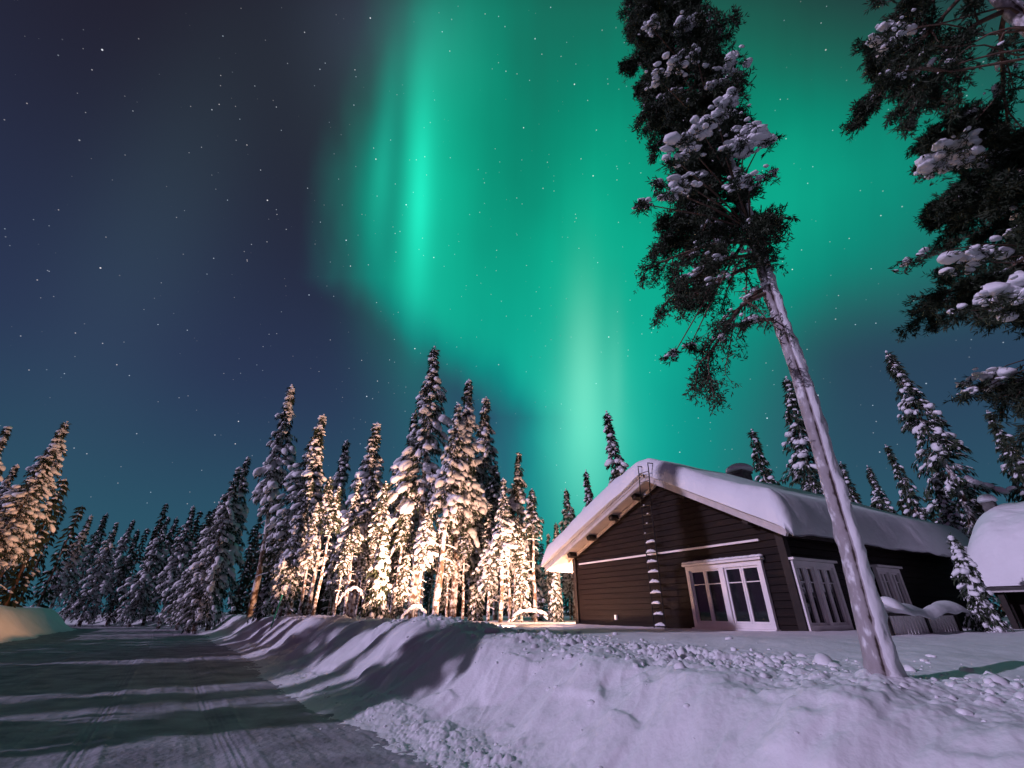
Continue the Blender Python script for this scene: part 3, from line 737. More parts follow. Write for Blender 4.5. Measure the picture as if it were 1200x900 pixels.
def cap():
    ni, nj = 170, 170
    ci = 0.5-0.5*np.cos(np.linspace(0, math.pi, ni)); cj = 0.5-0.5*np.cos(np.linspace(0, math.pi, nj))
    a0, a1, b0, b1 = x0-.22, x1+.2, y0-.25, y1+.2
    A, B = np.meshgrid(a0+(a1-a0)*ci, b0+(b1-b0)*cj, indexing='ij')
    ridge = (y0+y1)/2; base = 2.07 + 1.05*(1-np.abs(B-ridge)/(ridge-y0)) ; base = np.maximum(base, 2.0)
    da = np.clip(np.minimum(A-a0, a1-A), 0, None); db = np.clip(np.minimum(B-b0, b1-B), 0, None)
    rim = np.sqrt(np.clip(1-(1-np.clip(da/.95, 0, 1))**2, 0, 1))*np.sqrt(np.clip(1-(1-np.clip(db/.75, 0, 1))**2, 0, 1))
    sm = 2.07 + 1.05*(1-np.sqrt((np.abs(B-ridge)/(ridge-y0))**2+.05))
    th = 1.3 + .08*fbm(A*.8, B*.8, 101, 3) + .05*fbm(A*2.2, B*2.2, 102, 3) + (.13*fbm(A*2.4, B*6, 103, 4) - .05*np.abs(fbm(A*1.5, B*7, 104, 3)))*np.exp(-(B-b0)/.7)
    top = np.maximum(sm + th*rim, base+.004)
    idx = np.arange(ni*nj).reshape(ni, nj)
    q = np.stack([idx[:-1, :-1], idx[1:, :-1], idx[1:, 1:], idx[:-1, 1:]], -1).reshape(-1, 4)
    mb = MB(); mb.add(np.stack([A, B, top-.4], -1).reshape(-1, 3), [tuple(x) for x in q]); mb.add(np.stack([A, B, base-.4], -1).reshape(-1, 3), [tuple(x) for x in q[:, ::-1]])
    ring = list(idx[:, 0]) + list(idx[-1, 1:]) + list(idx[-2::-1, -1]) + list(idx[0, -2:0:-1]); n0 = ni*nj
    mb.f += [(ring[(i+1) % len(ring)], ring[i], ring[i]+n0, ring[(i+1) % len(ring)]+n0) for i in range(len(ring))]
    mb.build('roof_snow', M['snow'], shed, True)
cap()
mb = MB(); mb.box(SP(x0+.5, 1.6, 3.75), (.26, .26, 1.0)); c_ = mb.build('flue', M['stone'], shed)
mb = MB(); blob(mb, SP(x0+.5, 1.6, 4.28), np.eye(3), (.22, .22, .2), rng, 3, .06, .3); mb.build('snow', M['snow'], c_, True)

# ================================================================ trees
def frame(t):
    t = t/np.linalg.norm(t); s = np.cross(t, Z3)
    if np.linalg.norm(s) < 1e-3: s = np.array([1.0, 0, 0])
    s /= np.linalg.norm(s); n = np.cross(s, t); return np.array([t, s, n])
def spray(vs, fs, p, d, L, w, rng):
    """a small needle spray: a bent leaf of two quads"""
    d = d/np.linalg.norm(d); s = np.cross(d, rng.normal(size=3)); s /= np.linalg.norm(s)+1e-9
    m = p + d*L*.5 + np.array([0, 0, -.06*L]); e = p + d*L + np.array([0, 0, -.22*L]); n = len(vs)
    vs += [p, m + s*w/2, e, m - s*w/2]; fs.append((n, n+1, n+2, n+3))
def spruce(name, H, Rm, bare, snow, seed, sub=2, dens=1.0, clump=1.0):
    rng = np.random.default_rng(seed)
    k = 12; zs = np.linspace(0, 1, k); bx = np.cumsum(rng.normal(0, .045, k)); by = np.cumsum(rng.normal(0, .045, k)); bx -= bx[0]; by -= by[0]
    path = np.stack([bx*(H/14), by*(H/14), zs*H-.3*(zs == 0)], -1)
    def at(z): f = z/H*(k-1); i = int(min(k-2, f)); return path[i]*(1-(f-i)) + path[i+1]*(f-i)
    r0 = .011*H+.03
    tb = MB(); tb.tube(path, r0*(1-zs*.93), 9)
    cv, cf = [], []; fv, ff = [], []; sb = MB(); z = max(.4, bare*H*.5)
    while z < H*.985:
        t = z/H
        live = t >= bare
        nb = rng.integers(4, 7) if live else rng.integers(2, 4)
        if live:
            tt = (t-bare)/(1-bare)
            Lw = Rm*(min(1, .45+tt*3.0))*(1-tt)**.95 + .07
        else:
            Lw = Rm*.6
            if name == 'high': z += .5; continue
        for b in range(nb):
            a = rng.uniform(0, 6.283); L = Lw*rng.uniform(.35, 1.0 + .65*rng.random()**2)
            droop = rng.uniform(.6, 1.25)*(1-.5*t) if live else rng.uniform(.2, .7)
            L *= 1 if t < .84 else .75; up = rng.uniform(0, .25) + (.5*max(0, t-.85)/.15)
            o = np.array([math.cos(a), math.sin(a), 0]); p0 = at(z)
            def bp(s): return p0 + o*L*s*(1-.12*s) + Z3*L*(up*s - droop*s*s*.9)
            seg = [bp(s) for s in (0, .35, .7, 1.0)]
            tb.tube(seg, np.array([.022, .016, .011, .005])*(H/14)*(.6+L*.35), 4, False)
            side = np.array([-o[1], o[0], 0])
            if not live:
                if rng.random() < .75*snow+.15:
                    for s in np.arange(.15, 1, .12/max(L, .4)*1.2):
                        tan = bp(s+.04)-bp(s); q = bp(s)+Z3*.02; r = (.05+.035*rng.random())*clump
                        blob(sb, q, frame(tan), (r*2.0, r*.8, r*.8), rng, 1, .15, .7)
                continue
            m = int((9 + L*13)*dens)
            for i in range(m):
                s = rng.uniform(.12, 1)**.8; sd = rng.choice((-1, 1)); tan = bp(min(1, s+.05))-bp(s-.05); tan /= np.linalg.norm(tan)+1e-9
                wid = L*.42*(1.15-s)
                p = bp(s) + side*sd*rng.uniform(0, wid)*1.0 + Z3*rng.uniform(-.14, .02)
                d = tan*.6 + side*sd*rng.uniform(.1, 1) + Z3*rng.uniform(-1.1, .05)
                spray(cv, cf, p, d, rng.uniform(.16, .38), rng.uniform(.05, .10), rng)
                if rng.random() < .68*snow*(1.15-t): spray(fv, ff, p + Z3*.03 + rng.normal(0, .04, 3), d, rng.uniform(.10, .24), rng.uniform(.05, .09), rng)
            # snow pillows
            if rng.random() < snow*(1 if t < .86 else .5):
                npil = 1 + int(L*(1.5+1.2*(t < .5))*rng.random()+.4)
                for i in range(npil):
                    s = rng.uniform(.45, 1.0); tan = bp(min(1.02, s+.08))-bp(s-.08)
                    sz = (.10 + .20*rng.random()**1.3)*(0.55+min(L, 1.6)*.38)*clump*(.62+.5*min(1, t*1.5))
                    p = bp(s) + side*rng.normal(0, .18*L*(1.1-s)) + Z3*sz*.22
                    blob(sb, p, frame(tan), (sz*rng.uniform(.8, 1.6), sz*rng.uniform(.7, 1.05), sz*rng.uniform(.6, .95)), rng, sub, .30, .6)
        z += (.16+.17*(1-t))*(H/14)**.5/ (1 if live else .35)
    if fv: sb.add(fv, ff)
    # leader
    for i in range(14): spray(cv, cf, at(H*.97)+Z3*rng.uniform(-.3, .25), np.array([rng.normal(0, .5), rng.normal(0, .5), .8]), .22, .05, rng)
    blob(sb, at(H*.992), np.eye(3), (.07, .07, .10), rng, 1, .15)
    cm = bpy.data.meshes.new(name+'_crown'); cm.from_pydata([tuple(v) for v in cv], [], cf); cm.update(); cm.materials.append(M['needles'])
    tm = tb.mesh(name+'_trunk'); tm.materials.append(M['bark_snow']); tm.polygons.foreach_set('use_smooth', [True]*len(tm.polygons))
    sm = sb.mesh(name+'_snow'); sm.materials.append(M['snow']); sm.polygons.foreach_set('use_smooth', [True]*len(sm.polygons))
    return dict(H=H, trunk=tm, crown=cm, snow=sm)
PR = {
 'tall_a': spruce('tall_a', 16, 2.3, .20, .95, 101, clump=1.0),
 'tall_b': spruce('tall_b', 16, 2.0, .30, .92, 102, clump=1.1),
 'tall_c': spruce('tall_c', 15, 1.9, .24, .85, 103),
 'tall_d': spruce('tall_d', 14, 2.2, .08, .80, 104),
 'thin_a': spruce('thin_a', 15, 1.45, .38, .95, 105, clump=1.1),
 'thin_b': spruce('thin_b', 14, 1.35, .10, .80, 106),
 'dark_a': spruce('dark_a', 14, 2.0, .12, .50, 107, clump=.85),
 'dark_b': spruce('dark_b', 13, 1.7, .06, .42, 108, clump=.85),
 'high': spruce('high', 19, 2.6, .64, .9, 120, clump=1.2),
 'stem': spruce('stem', 12, 1.0, .62, .9, 121, clump=.75), 'stem_b': spruce('stem_b', 13, 1.2, .55, .9, 122, clump=.8),
 'young': spruce('young', 5, 1.0, .02, 1.0, 109, clump=.9),
 'young_b': spruce('young_b', 4, .8, .03, 1.0, 110, clump=.8),
}
def put_tree(kind, x, y, h, label, group='snow laden spruces', rz=None, lean=(0, 0), wid=1.0, name='spruce_tree', z=None):
    p = PR[kind]; zz = gz(x, y)-.1 if z is None else z
    t = thing(name, label, 'tree', (x, y, zz), 0, group)
    k = h/p['H']; t.scale = (k*wid*1.18, k*wid*1.18, k)
    lean = lean if lean != (0, 0) else (1.6*math.sin(x*5.1), 1.6*math.sin(y*3.7+x))
    t.rotation_euler = (R(lean[1]), R(lean[0]), (x*7.3+y*3.1) % 6.28 if rz is None else rz)
    for nm, part in (('trunk', 'trunk'), ('crown', 'crown'), ('snow', 'snow')):
        o = bpy.data.objects.new(nm, p[part]); col.objects.link(o); o.parent = t
    return t
def tree_px(kind, px, py, Y, label, bpx=None, **k):
    """stand a vertical tree at depth Y whose tip reaches this direction"""
    d = ray(px, py); x = d[0]/d[1]*Y; top = CAMZ + d[2]/d[1]*Y
    if bpx:
        xb = (bpx-600)/FPX/(CT+.55*ST)*Y; k['lean'] = (math.degrees(math.atan2(x-xb, top-1)), 0); x = xb; k['rz'] = 0
    if 'z' not in k: k['z'] = gz(x, Y)-.1
    return put_tree(kind, x, Y, top-k['z'], label, **k)
G1 = 'lamp lit snowy spruces left of the cabin'
tree_px('tall_a', 510, 407, 25.0, 'tallest snow loaded spruce left of the cabin, lit orange low down', group=G1, wid=.95)
tree_px('tall_b', 545, 444, 23.5, 'snow loaded spruce with pale bare trunk directly right of the tallest one', group=G1, wid=.95)
tree_px('tall_c', 568, 462, 28, 'darker spruce peeping out behind the right shoulder of the second tallest tree', group=G1)
tree_px('thin_a', 527, 470, 22.5, 'slim spruce with bright bare trunk between the two tallest trees', group=G1, wid=.9)
tree_px('thin_b', 488, 478, 27, 'slim spruce tucked behind the left side of the tallest tree', group=G1)
tree_px('tall_d', 603, 530, 24, 'broad orange lit spruce nearest the left end of the cabin roof', group=G1, wid=.95)
tree_px('thin_a', 588, 560, 21.5, 'thin orange lit spruce with bare trunk in front of the broad one by the cabin', group=G1)
tree_px('thin_b', 622, 580, 26, 'short snowy spruce just above the tip of the cabin eave', group=G1)
tree_px('tall_c', 640, 625, 25, 'low snowy spruce seen under the cabin eave', group=G1, wid=.9)
tree_px('tall_b', 664, 632, 28, 'snow clad spruce just beside the corner post under the eave', group=G1)
tree_px('tall_c', 443, 492, 26, 'dark topped spruce standing alone left of the tallest pair', group=G1, wid=1.1)
tree_px('young', 452, 628, 23, 'small white cone of a young spruce at the foot of the lone dark topped one', group=G1)
tree_px('thin_a', 340, 452, 36, 'tall narrow spruce with a long bare leaning trunk, leftmost of the lit ones', group=G1, wid=.85, bpx=290)
tree_px('tall_c', 367, 484, 31, 'dark topped spruce right behind the tall narrow leftmost one', group=G1)
tree_px('thin_b', 383, 500, 28, 'frosted spruce in the middle of the lit cluster, bushy down to the snow', group=G1, wid=1.15)
tree_px('thin_a', 398, 510, 29, 'thin pointed spruce at the right end of the lit left cluster', group=G1)
tree_px('tall_d', 300, 535, 42, 'dim spruce filling the gap behind the tall narrow leftmost one', group=G1, wid=.9)
tree_px('tall_d', 283, 548, 40, 'dim bushy spruce left of the tall narrow lit one', group=G1, wid=.9)
tree_px('young_b', 318, 668, 30, 'small snowy spruce bush beside the green stake', group=G1)
tree_px('thin_b', 420, 590, 31, 'low dim spruce in the gap left of the lone dark topped one', group=G1)
tree_px('thin_b', 470, 560, 33, 'dim spruce in the gap right of the lone dark topped one', group=G1)
tree_px('young', 560, 665, 24, 'small snow smothered spruce between the bright trunks', group=G1)
tree_px('young_b', 630, 690, 23, 'little snow covered spruce bush left of the cabin corner', group=G1)
extra = [('thin_b', 536, 560, 24.5, 'bushy low spruce behind the trunk with the brightest bark'), ('thin_a', 500, 575, 22.8, 'slim bare stemmed spruce right in front of the tallest one'),
 ('tall_c', 575, 590, 23, 'orange lit spruce filling the gap left of the broad one by the cabin'), ('thin_b', 610, 615, 21.5, 'short orange lit spruce left of the cabin eave tip'),
 ('thin_a', 430, 560, 24.5, 'slim spruce close in front of the lone dark topped one'), ('thin_b', 362, 560, 26.5, 'bushy lit spruce between the leaning trunk and the middle of the cluster'),
 ('thin_a', 376, 590, 25.5, 'low slim spruce at the foot of the frosted cluster'), ('thin_b', 350, 610, 29, 'low spruce just right of the long leaning trunk'),
 ('tall_c', 405, 600, 27, 'low bushy spruce left of the bowed white sapling'), ('tall_d', 270, 570, 41, 'dim wide spruce where the lit trees give way to the distant row'),
 ('thin_b', 480, 620, 23.6, 'low lit spruce left of the foot of the tallest one'), ('young', 650, 672, 21.5, 'small lit spruce seen just left of the cabin corner post'),
 ('tall_c', 557, 545, 26.5, 'mid height spruce in the notch right of the second tallest tree'), ('tall_d', 460, 590, 28, 'shadowy spruce between the lone one and the tallest one')]
rs_ = np.random.default_rng(61)
for i in range(30):
    px_i = rs_.uniform(385, 668); tree_px('stem' if i % 2 else 'stem_b', px_i, rs_.uniform(545, 640), rs_.uniform(21.5, 27.5), 'slim bare stemmed spruce in the lit thicket left of the cabin', group='slim bare stemmed spruces in the lit thicket', lean=(rs_.uniform(-3, 3), 0))
for (k_, a_, b_2, c_2, tx_) in extra: tree_px(k_, a_, b_2, c_2, tx_, group=G1)
G2 = 'spruces at the left edge behind the orange bank'
tree_px('tall_a', 82, 494, 31, 'big leaning spruce with slabs of snow at the left edge', group=G2, wid=1.05)
tree_px('tall_c', 52, 520, 29, 'bushy orange lit spruce beneath the big one at the left edge', group=G2, wid=1.2)
tree_px('tall_d', 8, 500, 27, 'spruce cut by the left border with snow on its tip', group=G2)
tree_px('tall_b', 25, 545, 30, 'spruce with a slanting bare trunk at the left border', group=G2)
G3 = 'dim spruces at the far bend of the road'
names3 = [(106, 603, 62, 'tall_c'), (126, 600, 66, 'dark_a'), (141, 612, 60, 'tall_d'), (152, 608, 70, 'tall_b'), (167, 620, 62, 'dark_b'), (196, 605, 58, 'tall_d'),
          (211, 606, 64, 'dark_a'), (232, 592, 52, 'tall_c'), (248, 600, 48, 'dark_a'), (262, 588, 50, 'tall_d')]
txt3 = ['leftmost dim spruce at the far bend, beside the big left edge tree', 'second dim spruce from the left at the far bend', 'third dim spruce from the left, slightly lower than its neighbours',
        'dim spruce above the middle of the far road end', 'lowest dim spruce, left of the dip in the distant tree line', 'dim bushy spruce right of the dip in the distant tree line',
        'dim slender spruce in the middle of the distant row', 'highest dim spruce of the distant row, with a pointed tip', 'dim dark spruce right of the highest one in the distant row', 'rightmost dim spruce of the distant row, next to the lit trees']
for (a, b, c, k), tx in zip(names3, txt3): tree_px(k, a, b, c, tx, group=G3)
G4 = 'spruces behind the cabin roof'
tree_px('thin_b', 720, 479, 33, 'pointed spruce rising behind the peak of the cabin roof', group=G4)
tree_px('thin_b', 687, 551, 36, 'small spruce tip behind the left slope of the cabin roof', group=G4)
tree_px('dark_b', 879, 502, 27, 'small dark spruce beside the snow capped chimney', group=G4)
tree_px('dark_a', 910, 443, 24, 'spruce with hanging lumps of snow behind the leaning pine trunk', group=G4)
tree_px('dark_a', 1045, 405, 21, 'tallest dark spruce right of the pine trunk, behind the cabin end', group=G4, wid=.95)
tree_px('dark_b', 1046, 518, 20, 'narrow dark spruce in front of the foot of the tallest right one', group=G4, wid=.8)
tree_px('dark_a', 1012, 546, 34, 'dim low spruce above the roof right of the pine trunk', group=G4)
tree_px('dark_b', 985, 540, 38, 'dim spruce tip close behind the pine trunk above the roof', group=G4)
tree_px('tall_c', 1085, 560, 19, 'snow flecked spruce between the cabin end and the shed cap', group=G4)
tree_px('dark_b', 1150, 480, 19.5, 'dark spruce behind the shed with snow on its boughs', group=G4)
tree_px('thin_b', 1180, 520, 21, 'thin snowy spruce behind the shed near the right border', group=G4)
tree_px('young', 1112, 628, 10.6, 'small snow clumped spruce squeezed between cabin and shed', group=G4, wid=.9)
# trees left of the road, outside the picture: their shadows stripe the road
def moonline(q, k, ref=(-3.1, 9.0)):
    """a spot on the line of light with cross coordinate q, k metres upstream"""
    a = R(MOON_AZ); Lh = np.array([math.sin(a), math.cos(a)]); Nq = np.array([math.cos(a), -math.sin(a)])
    return Nq*q - Lh*k
for q, k, kind, h in ((-9.9, 14, 'tall_c', 13.5), (-14.8, 24, 'tall_b', 15), (-17.2, 24, 'tall_d', 16), (-20, 26, 'tall_a', 15), (-23, 30, 'thin_a', 16), (-27, 30, 'tall_c', 15), (-31.5, 31, 'thin_a', 16), (-36, 34, 'tall_b', 15), (-12.6, 30, 'thin_a', 14), (-18.6, 33, 'tall_c', 17), (-25, 36, 'tall_d', 15), (-29, 35, 'tall_b', 15), (-33.5, 38, 'thin_a', 16)):
    x, y = moonline(q, k)
    if x > -1.12*y: continue
    put_tree(kind, float(x), float(y), h, wid=.95 if q > -10 else 1, label='roadside spruce outside the left border added so its high crown shades the cabin roof', group='roadside spruces outside the picture')

for q, k in ((-9.1, 15.0),):  # unseen tree added so its raised crown shades the cabin roof
    x, y = moonline(q, k); put_tree('high', float(x), float(y), 24, 'roadside spruce outside the left border added so its high crown shades the cabin roof', group='roadside spruces outside the picture')
# far wood: one mass
def far_wood():
    rng = np.random.default_rng(77); tb = MB(); cv, cf = [], []; sb = MB()
    for i in range(330):
        a = rng.uniform(-56, 58) if i < 230 else rng.uniform(-44, -14); r = rng.uniform(48, 95) if a < 10 else rng.uniform(34, 80)
        x, y = r*math.sin(R(a)), r*math.cos(R(a)); l, w = lw(x, y); w = float(road_w(l, w))
        if -12 < w < 3 or (x > 0 and y < 20): continue
        H = r*rng.uniform(.115, .17) + 1; 
        if a > 5: H = r*rng.uniform(.10, .20)
        Rm = rng.uniform(1.1, 1.7); z0 = gz(x, y)
        tb.tube([(x, y, z0-.2), (x, y, z0+H)], [.14, .02], 5)
        z = .5
        while z < H:
            t = z/H; L0 = Rm*(1-t)**.8+.1
            for b in range(5):
                aa = rng.uniform(0, 6.28); L = L0*rng.uniform(.6, 1.1); o = np.array([math.cos(aa), math.sin(aa), 0]); p0 = np.array([x, y, z0+z])
                for q in range(5):
                    s = rng.uniform(.2, 1); spray(cv, cf, p0+o*L*s*.6-Z3*.35*L*s, o + np.array([rng.normal(0, .5), rng.normal(0, .5), -.7]), rng.uniform(.35, .7), rng.uniform(.12, .22), rng)
                if rng.random() < .22: blob(sb, p0+o*L*.75-Z3*.3*L, frame(o-Z3*.5), (.24*rng.uniform(.6, 1.3), .15, .10), rng, 1, .2)
            z += .42
    o = thing('distant_wood', 'dim distant wood of snowy spruces filling in behind the nearer trees', 'wood')
    o['kind'] = 'stuff'
    tb.build('trunks', M['bark'], o)['kind'] = 'stuff'
    cm = bpy.data.meshes.new('foliage'); cm.from_pydata([tuple(v) for v in cv], [], cf); cm.update(); link('foliage', cm, M['needles'], o)['kind'] = 'stuff'
    sb.build('snow', M['snow'], o, True)['kind'] = 'stuff'
far_wood()

# undergrowth: bent snow covered saplings, a green stake
def arch(px0, px1, py_top, Y, label):
    a = ray(px0, 728); b = ray(px1, 732); x0_, x1_ = a[0]/a[1]*Y, b[0]/b[1]*Y
    g0 = gz(x0_, Y)-.05; d = ray((px0+px1)/2, py_top); zt2 = CAMZ + d[2]/d[1]*Y
    t = thing('bent_sapling', label, 'sapling', (x0_, Y, g0), 0, 'saplings bowed down by snow'); h = zt2-g0; w = x1_-x0_
    pts = [np.array([w*f, .15*math.sin(f*3), h*math.sin(math.pi*min(f*.95+.02, 1))**.6 if f < 1 else 0]) for f in np.linspace(0, .93, 16)]
    mb = MB(); mb.tube(pts, np.linspace(.03, .012, 16), 6); mb.build('stem', M['bark'], t)
    mb = MB(); rg = np.random.default_rng(int(px0))
    for i in range(len(pts)-1):
        for f in (0, .5):
            p = pts[i]*(1-f)+pts[i+1]*f; blob(mb, p+Z3*.03 + rg.normal(0, .03, 3), frame(pts[i+1]-pts[i]), (.12*rg.uniform(.7, 1.3), .05*rg.uniform(.7, 1.5), .055*rg.uniform(.6, 1.5)), rg, 2, .3)
    mb.build('snow', M['snow'], t, True)
arch(428, 388, 690, 23, 'sapling bowed into a white arch under the lone dark topped spruce')
arch(598, 645, 716, 21, 'low sapling bowed flat by snow just left of the cabin corner')
arch(470, 500, 712, 22.5, 'small bowed sapling at the foot of the tallest spruce')
p = atY(320, 724, 24); q = atY(331, 697, 24)
stk = thing('marker_stake', 'thin green marker stake leaning in the snow left of the lit trees', 'stake', (p[0], 24, p[2]-.2))
mb = MB(); mb.tube([(0, 0, -.2), tuple((q-p)*np.array([1, 1, 1])+np.array([0, 0, .2]))], .028, 7); mb.build('pole', M['green_stake'], stk)
mb = MB(); blob(mb, tuple((q-p)+np.array([0, 0, .22])), np.eye(3), (.045, .045, .04), rng, 1, .1); mb.build('snow', M['snow'], stk, True)

# ================================================================ near pines
def tuft(vs, fs, p, d, L, n, rng, w=.011):
    d = d/np.linalg.norm(d)
    for i in range(n):
        q = d + rng.normal(0, .55, 3); q /= np.linalg.norm(q); s = np.cross(q, rng.normal(size=3)); s /= np.linalg.norm(s)+1e-9
        st_ = p + d*rng.uniform(-.05, .06); k = len(vs); l = L*rng.uniform(.7, 1.15)
        vs += [st_, st_ + q*l*.5 + s*w, st_ + q*l, st_ + q*l*.5 - s*w]; fs.append((k, k+1, k+2, k+3))
class Pine:
    def __init__(s, seed): s.rng = np.random.default_rng(seed); s.wood = MB(); s.cv = []; s.cf = []; s.snow = MB()
    def limb(s, p0, d, L, r, depth, sag=.3, curl=.5, tufts=True, tl=.085, snowp=.3, tn=12, gap=.13, tw=.011, padp=0):
        rng = s.rng; n = 8; pts = [np.array(p0, float)]; d = np.array(d, float)/np.linalg.norm(d); dirs = [d]
        for i in range(n):
            d = d + rng.normal(0, .13*curl*2, 3)*.6 + Z3*(-sag*.12 + (.10 if i > n*.6 else 0)); d /= np.linalg.norm(d)
            pts.append(pts[-1] + d*L/n); dirs.append(d)
        s.wood.tube(pts, np.linspace(r, r*.3, n+1), 6 if depth < 2 else 4, False)
        for i in range(2 if depth < 2 else 1, n+1):
            if depth < 2:
                m = 2 if depth == 0 else 1
                for b in range(m):
                    if rng.random() < .85:
                        q = dirs[i] + rng.normal(0, .7, 3); q[2] = q[2]*.6 - .12
                        s.limb(pts[i], q, L*rng.uniform(.28, .5)*(1.15-.5*i/n), r*.4, depth+1, sag, curl, tufts, tl, snowp, tn, gap, tw)
            if depth >= 1 and tufts:
                for b in range(int(max(1, L/n/gap*1.3+rng.random()*.8))):
                    f = rng.random(); p = pts[i-1]*(1-f)+pts[i]*f + rng.normal(0, .035, 3)
                    tuft(s.cv, s.cf, p, dirs[i]*.7 + rng.normal(0, .5, 3)+Z3*.1, tl, tn, rng, tw)
        if padp and depth == 0:
            for i in range(3, n+1):
                if rng.random() < padp: s.pillow(pts[i]+Z3*.05, dirs[i], rng.uniform(.05, .11), rng.integers(1, 4))
        return pts, dirs
    def pillow(s, p, t, sz, n=4):
        for i in range(int(n*3.2)+1):
            q = np.array(p) + s.rng.normal(0, sz*.8, 3)*np.array([1, 1, .32]); r = sz*(.18+.62*s.rng.random()**1.6)
            blob(s.snow, q, frame(np.array([t[0], t[1], t[2]*.5])), (r*s.rng.uniform(.8, 1.35), r*s.rng.uniform(.6, .9), r*s.rng.uniform(.4, .7)), s.rng, 2, .34, .6)
    def finish(s, root, bark):
        s.wood.build('branches', bark, root, True)
        cm = bpy.data.meshes.new('needles'); cm.from_pydata([tuple(v) for v in s.cv], [], s.cf); cm.update(); link('crown', cm, M['pine_needles'], root)
        if s.snow.n: s.snow.build('snow', M['snow'], root, True)
def trunk_obj(path, rad, root, plaster_dir, sides=28, rows=260):
    path = np.array(path, float); f = np.linspace(0, 1, rows); zs = path[:, 2]
    zz = zs[0] + (zs[-1]-zs[0])*f; px = np.interp(zz, zs, path[:, 0]); py = np.interp(zz, zs, path[:, 1]); rr = np.interp(zz, zs, rad)
    vs, at = [], []; aa_ = 2*math.pi*np.arange(sides)/sides; Z_, A2 = np.meshgrid(zz, aa_, indexing='ij')
    NZ = fbm(A2*2+3*np.sin(A2), Z_*6, 7, 4)*1.15; BK = fbm(np.cos(A2)*4+9, Z_*2+np.sin(A2)*4, 17, 3)
    for i in range(rows):
        for k in range(sides):
            a = 2*math.pi*k/sides; nd = np.array([math.cos(a), math.sin(a), 0])
            g = float(np.dot(nd[:2], plaster_dir)); g2 = float(np.dot(nd[:2], np.array([-.97, .1]))); pl_ = float(np.interp(nd[0]*.82-nd[1]*.57, [-1, -.1, .06, .22, .40, 1], [.60, .60, .33, .34, .85, 1]))
            nz = NZ[i, k]; bark = BK[i, k]
            add = np.clip(pl_-.6+nz*.5, 0, 1)*1.4
            r = rr[i]*(1 + .06*bark) + .045*add*(1+.6*nz)*(rr[i]/.15)**.5
            vs.append(np.array([px[i], py[i], zz[i]]) + nd*r); at.append(pl_)
    fs = [(i*sides+k, i*sides+(k+1) % sides, (i+1)*sides+(k+1) % sides, (i+1)*sides+k) for i in range(rows-1) for k in range(sides)]
    me = bpy.data.meshes.new('trunk'); me.from_pydata([tuple(v) for v in vs], [], fs); me.update()
    A_ = me.attributes.new('plaster', 'FLOAT', 'POINT'); A_.data.foreach_set('value', at)
    return link('trunk', me, M['pine_bark'], root, True)
# the leaning pine
PY = 4.72
def pp(px, py, dy=0): return atY(px, py, PY+dy)
base = pp(1031, 778); bx_, by_ = float(base[0]), PY
bz_ = gz(bx_, by_)
pine = thing('pine_tree', 'tall pine beside the cabin, its trunk plastered white and crown against the green sky', 'tree', (bx_, by_, bz_), 0, None)
loc = np.array([bx_, by_, bz_])
tp = [pp(1036, 800), pp(1031, 778), pp(996, 640), pp(940, 450), pp(905, 350), pp(879, 265), pp(862, 215), pp(838, 150), pp(815, 80), pp(800, 20), pp(792, -20), pp(786, -60)]
tp = [np.array(p)-loc for p in tp]
tzs = np.array([p[2] for p in tp])
rad = np.interp(tzs, [tzs[0], 0.05, .5, 2.5, 5, 8, 12, tzs[-1]], [.17, .118, .10, .086, .074, .064, .040, .02])
trunk_obj(tp, rad, pine, np.array([.85, -.35]))
P1 = Pine(21)
def tr_at(z): return np.array([np.interp(z, tzs, [p[0] for p in tp]), np.interp(z, tzs, [p[1] for p in tp]), z])
def px_local(px, py, dy): return atY(px, py, PY+dy)-loc
rg = P1.rng
ztop = tzs[-1]; zc0 = (pp(880, 270)-loc)[2]
for i in range(112):
    f = (i/111)**.9; z = zc0 + (ztop-zc0)*f - .1
    p0 = tr_at(z); a = rg.uniform(0, 6.28); d = np.array([math.cos(a)-.62*(1-f*.3), math.sin(a)*.9, -.22+.45*f])
    L = (1.18-.40*f)*rg.uniform(.5, 1.05)*(1.2 if d[0] < 0 else (.5 if f > .35 else .33))
    P1.limb(p0, d, L, .022, 0 if L > .5 else 1, sag=.9-.5*f, tl=.080, tn=7, gap=.30, tw=.0078, padp=.45)
# dead lower limbs sweeping left and down
for (a, b, dy, t) in (((890, 342), (785, 415), -.1, True), ((878, 300), (775, 322), .2, True), ((874, 312), (805, 330), -.2, True), ((897, 375), (868, 378), 0, False), ((888, 338), (852, 362), .2, False), ((876, 285), (758, 275), 0.1, True)):
    p0 = tr_at((pp(*a)-loc)[2]); e = px_local(*b, dy); d = e-p0; L = float(np.linalg.norm(d))
    pts, dirs = P1.limb(p0, d+Z3*.35*L, L*1.0, .03, 0, sag=1.2, curl=.45, tufts=t, tl=.06, tn=6, gap=.42, tw=.007)
    for j in range(1, 7): 
        if rg.random() < .8: P1.pillow(pts[j]+Z3*.04, dirs[j], .055+.03*rg.random(), 2)
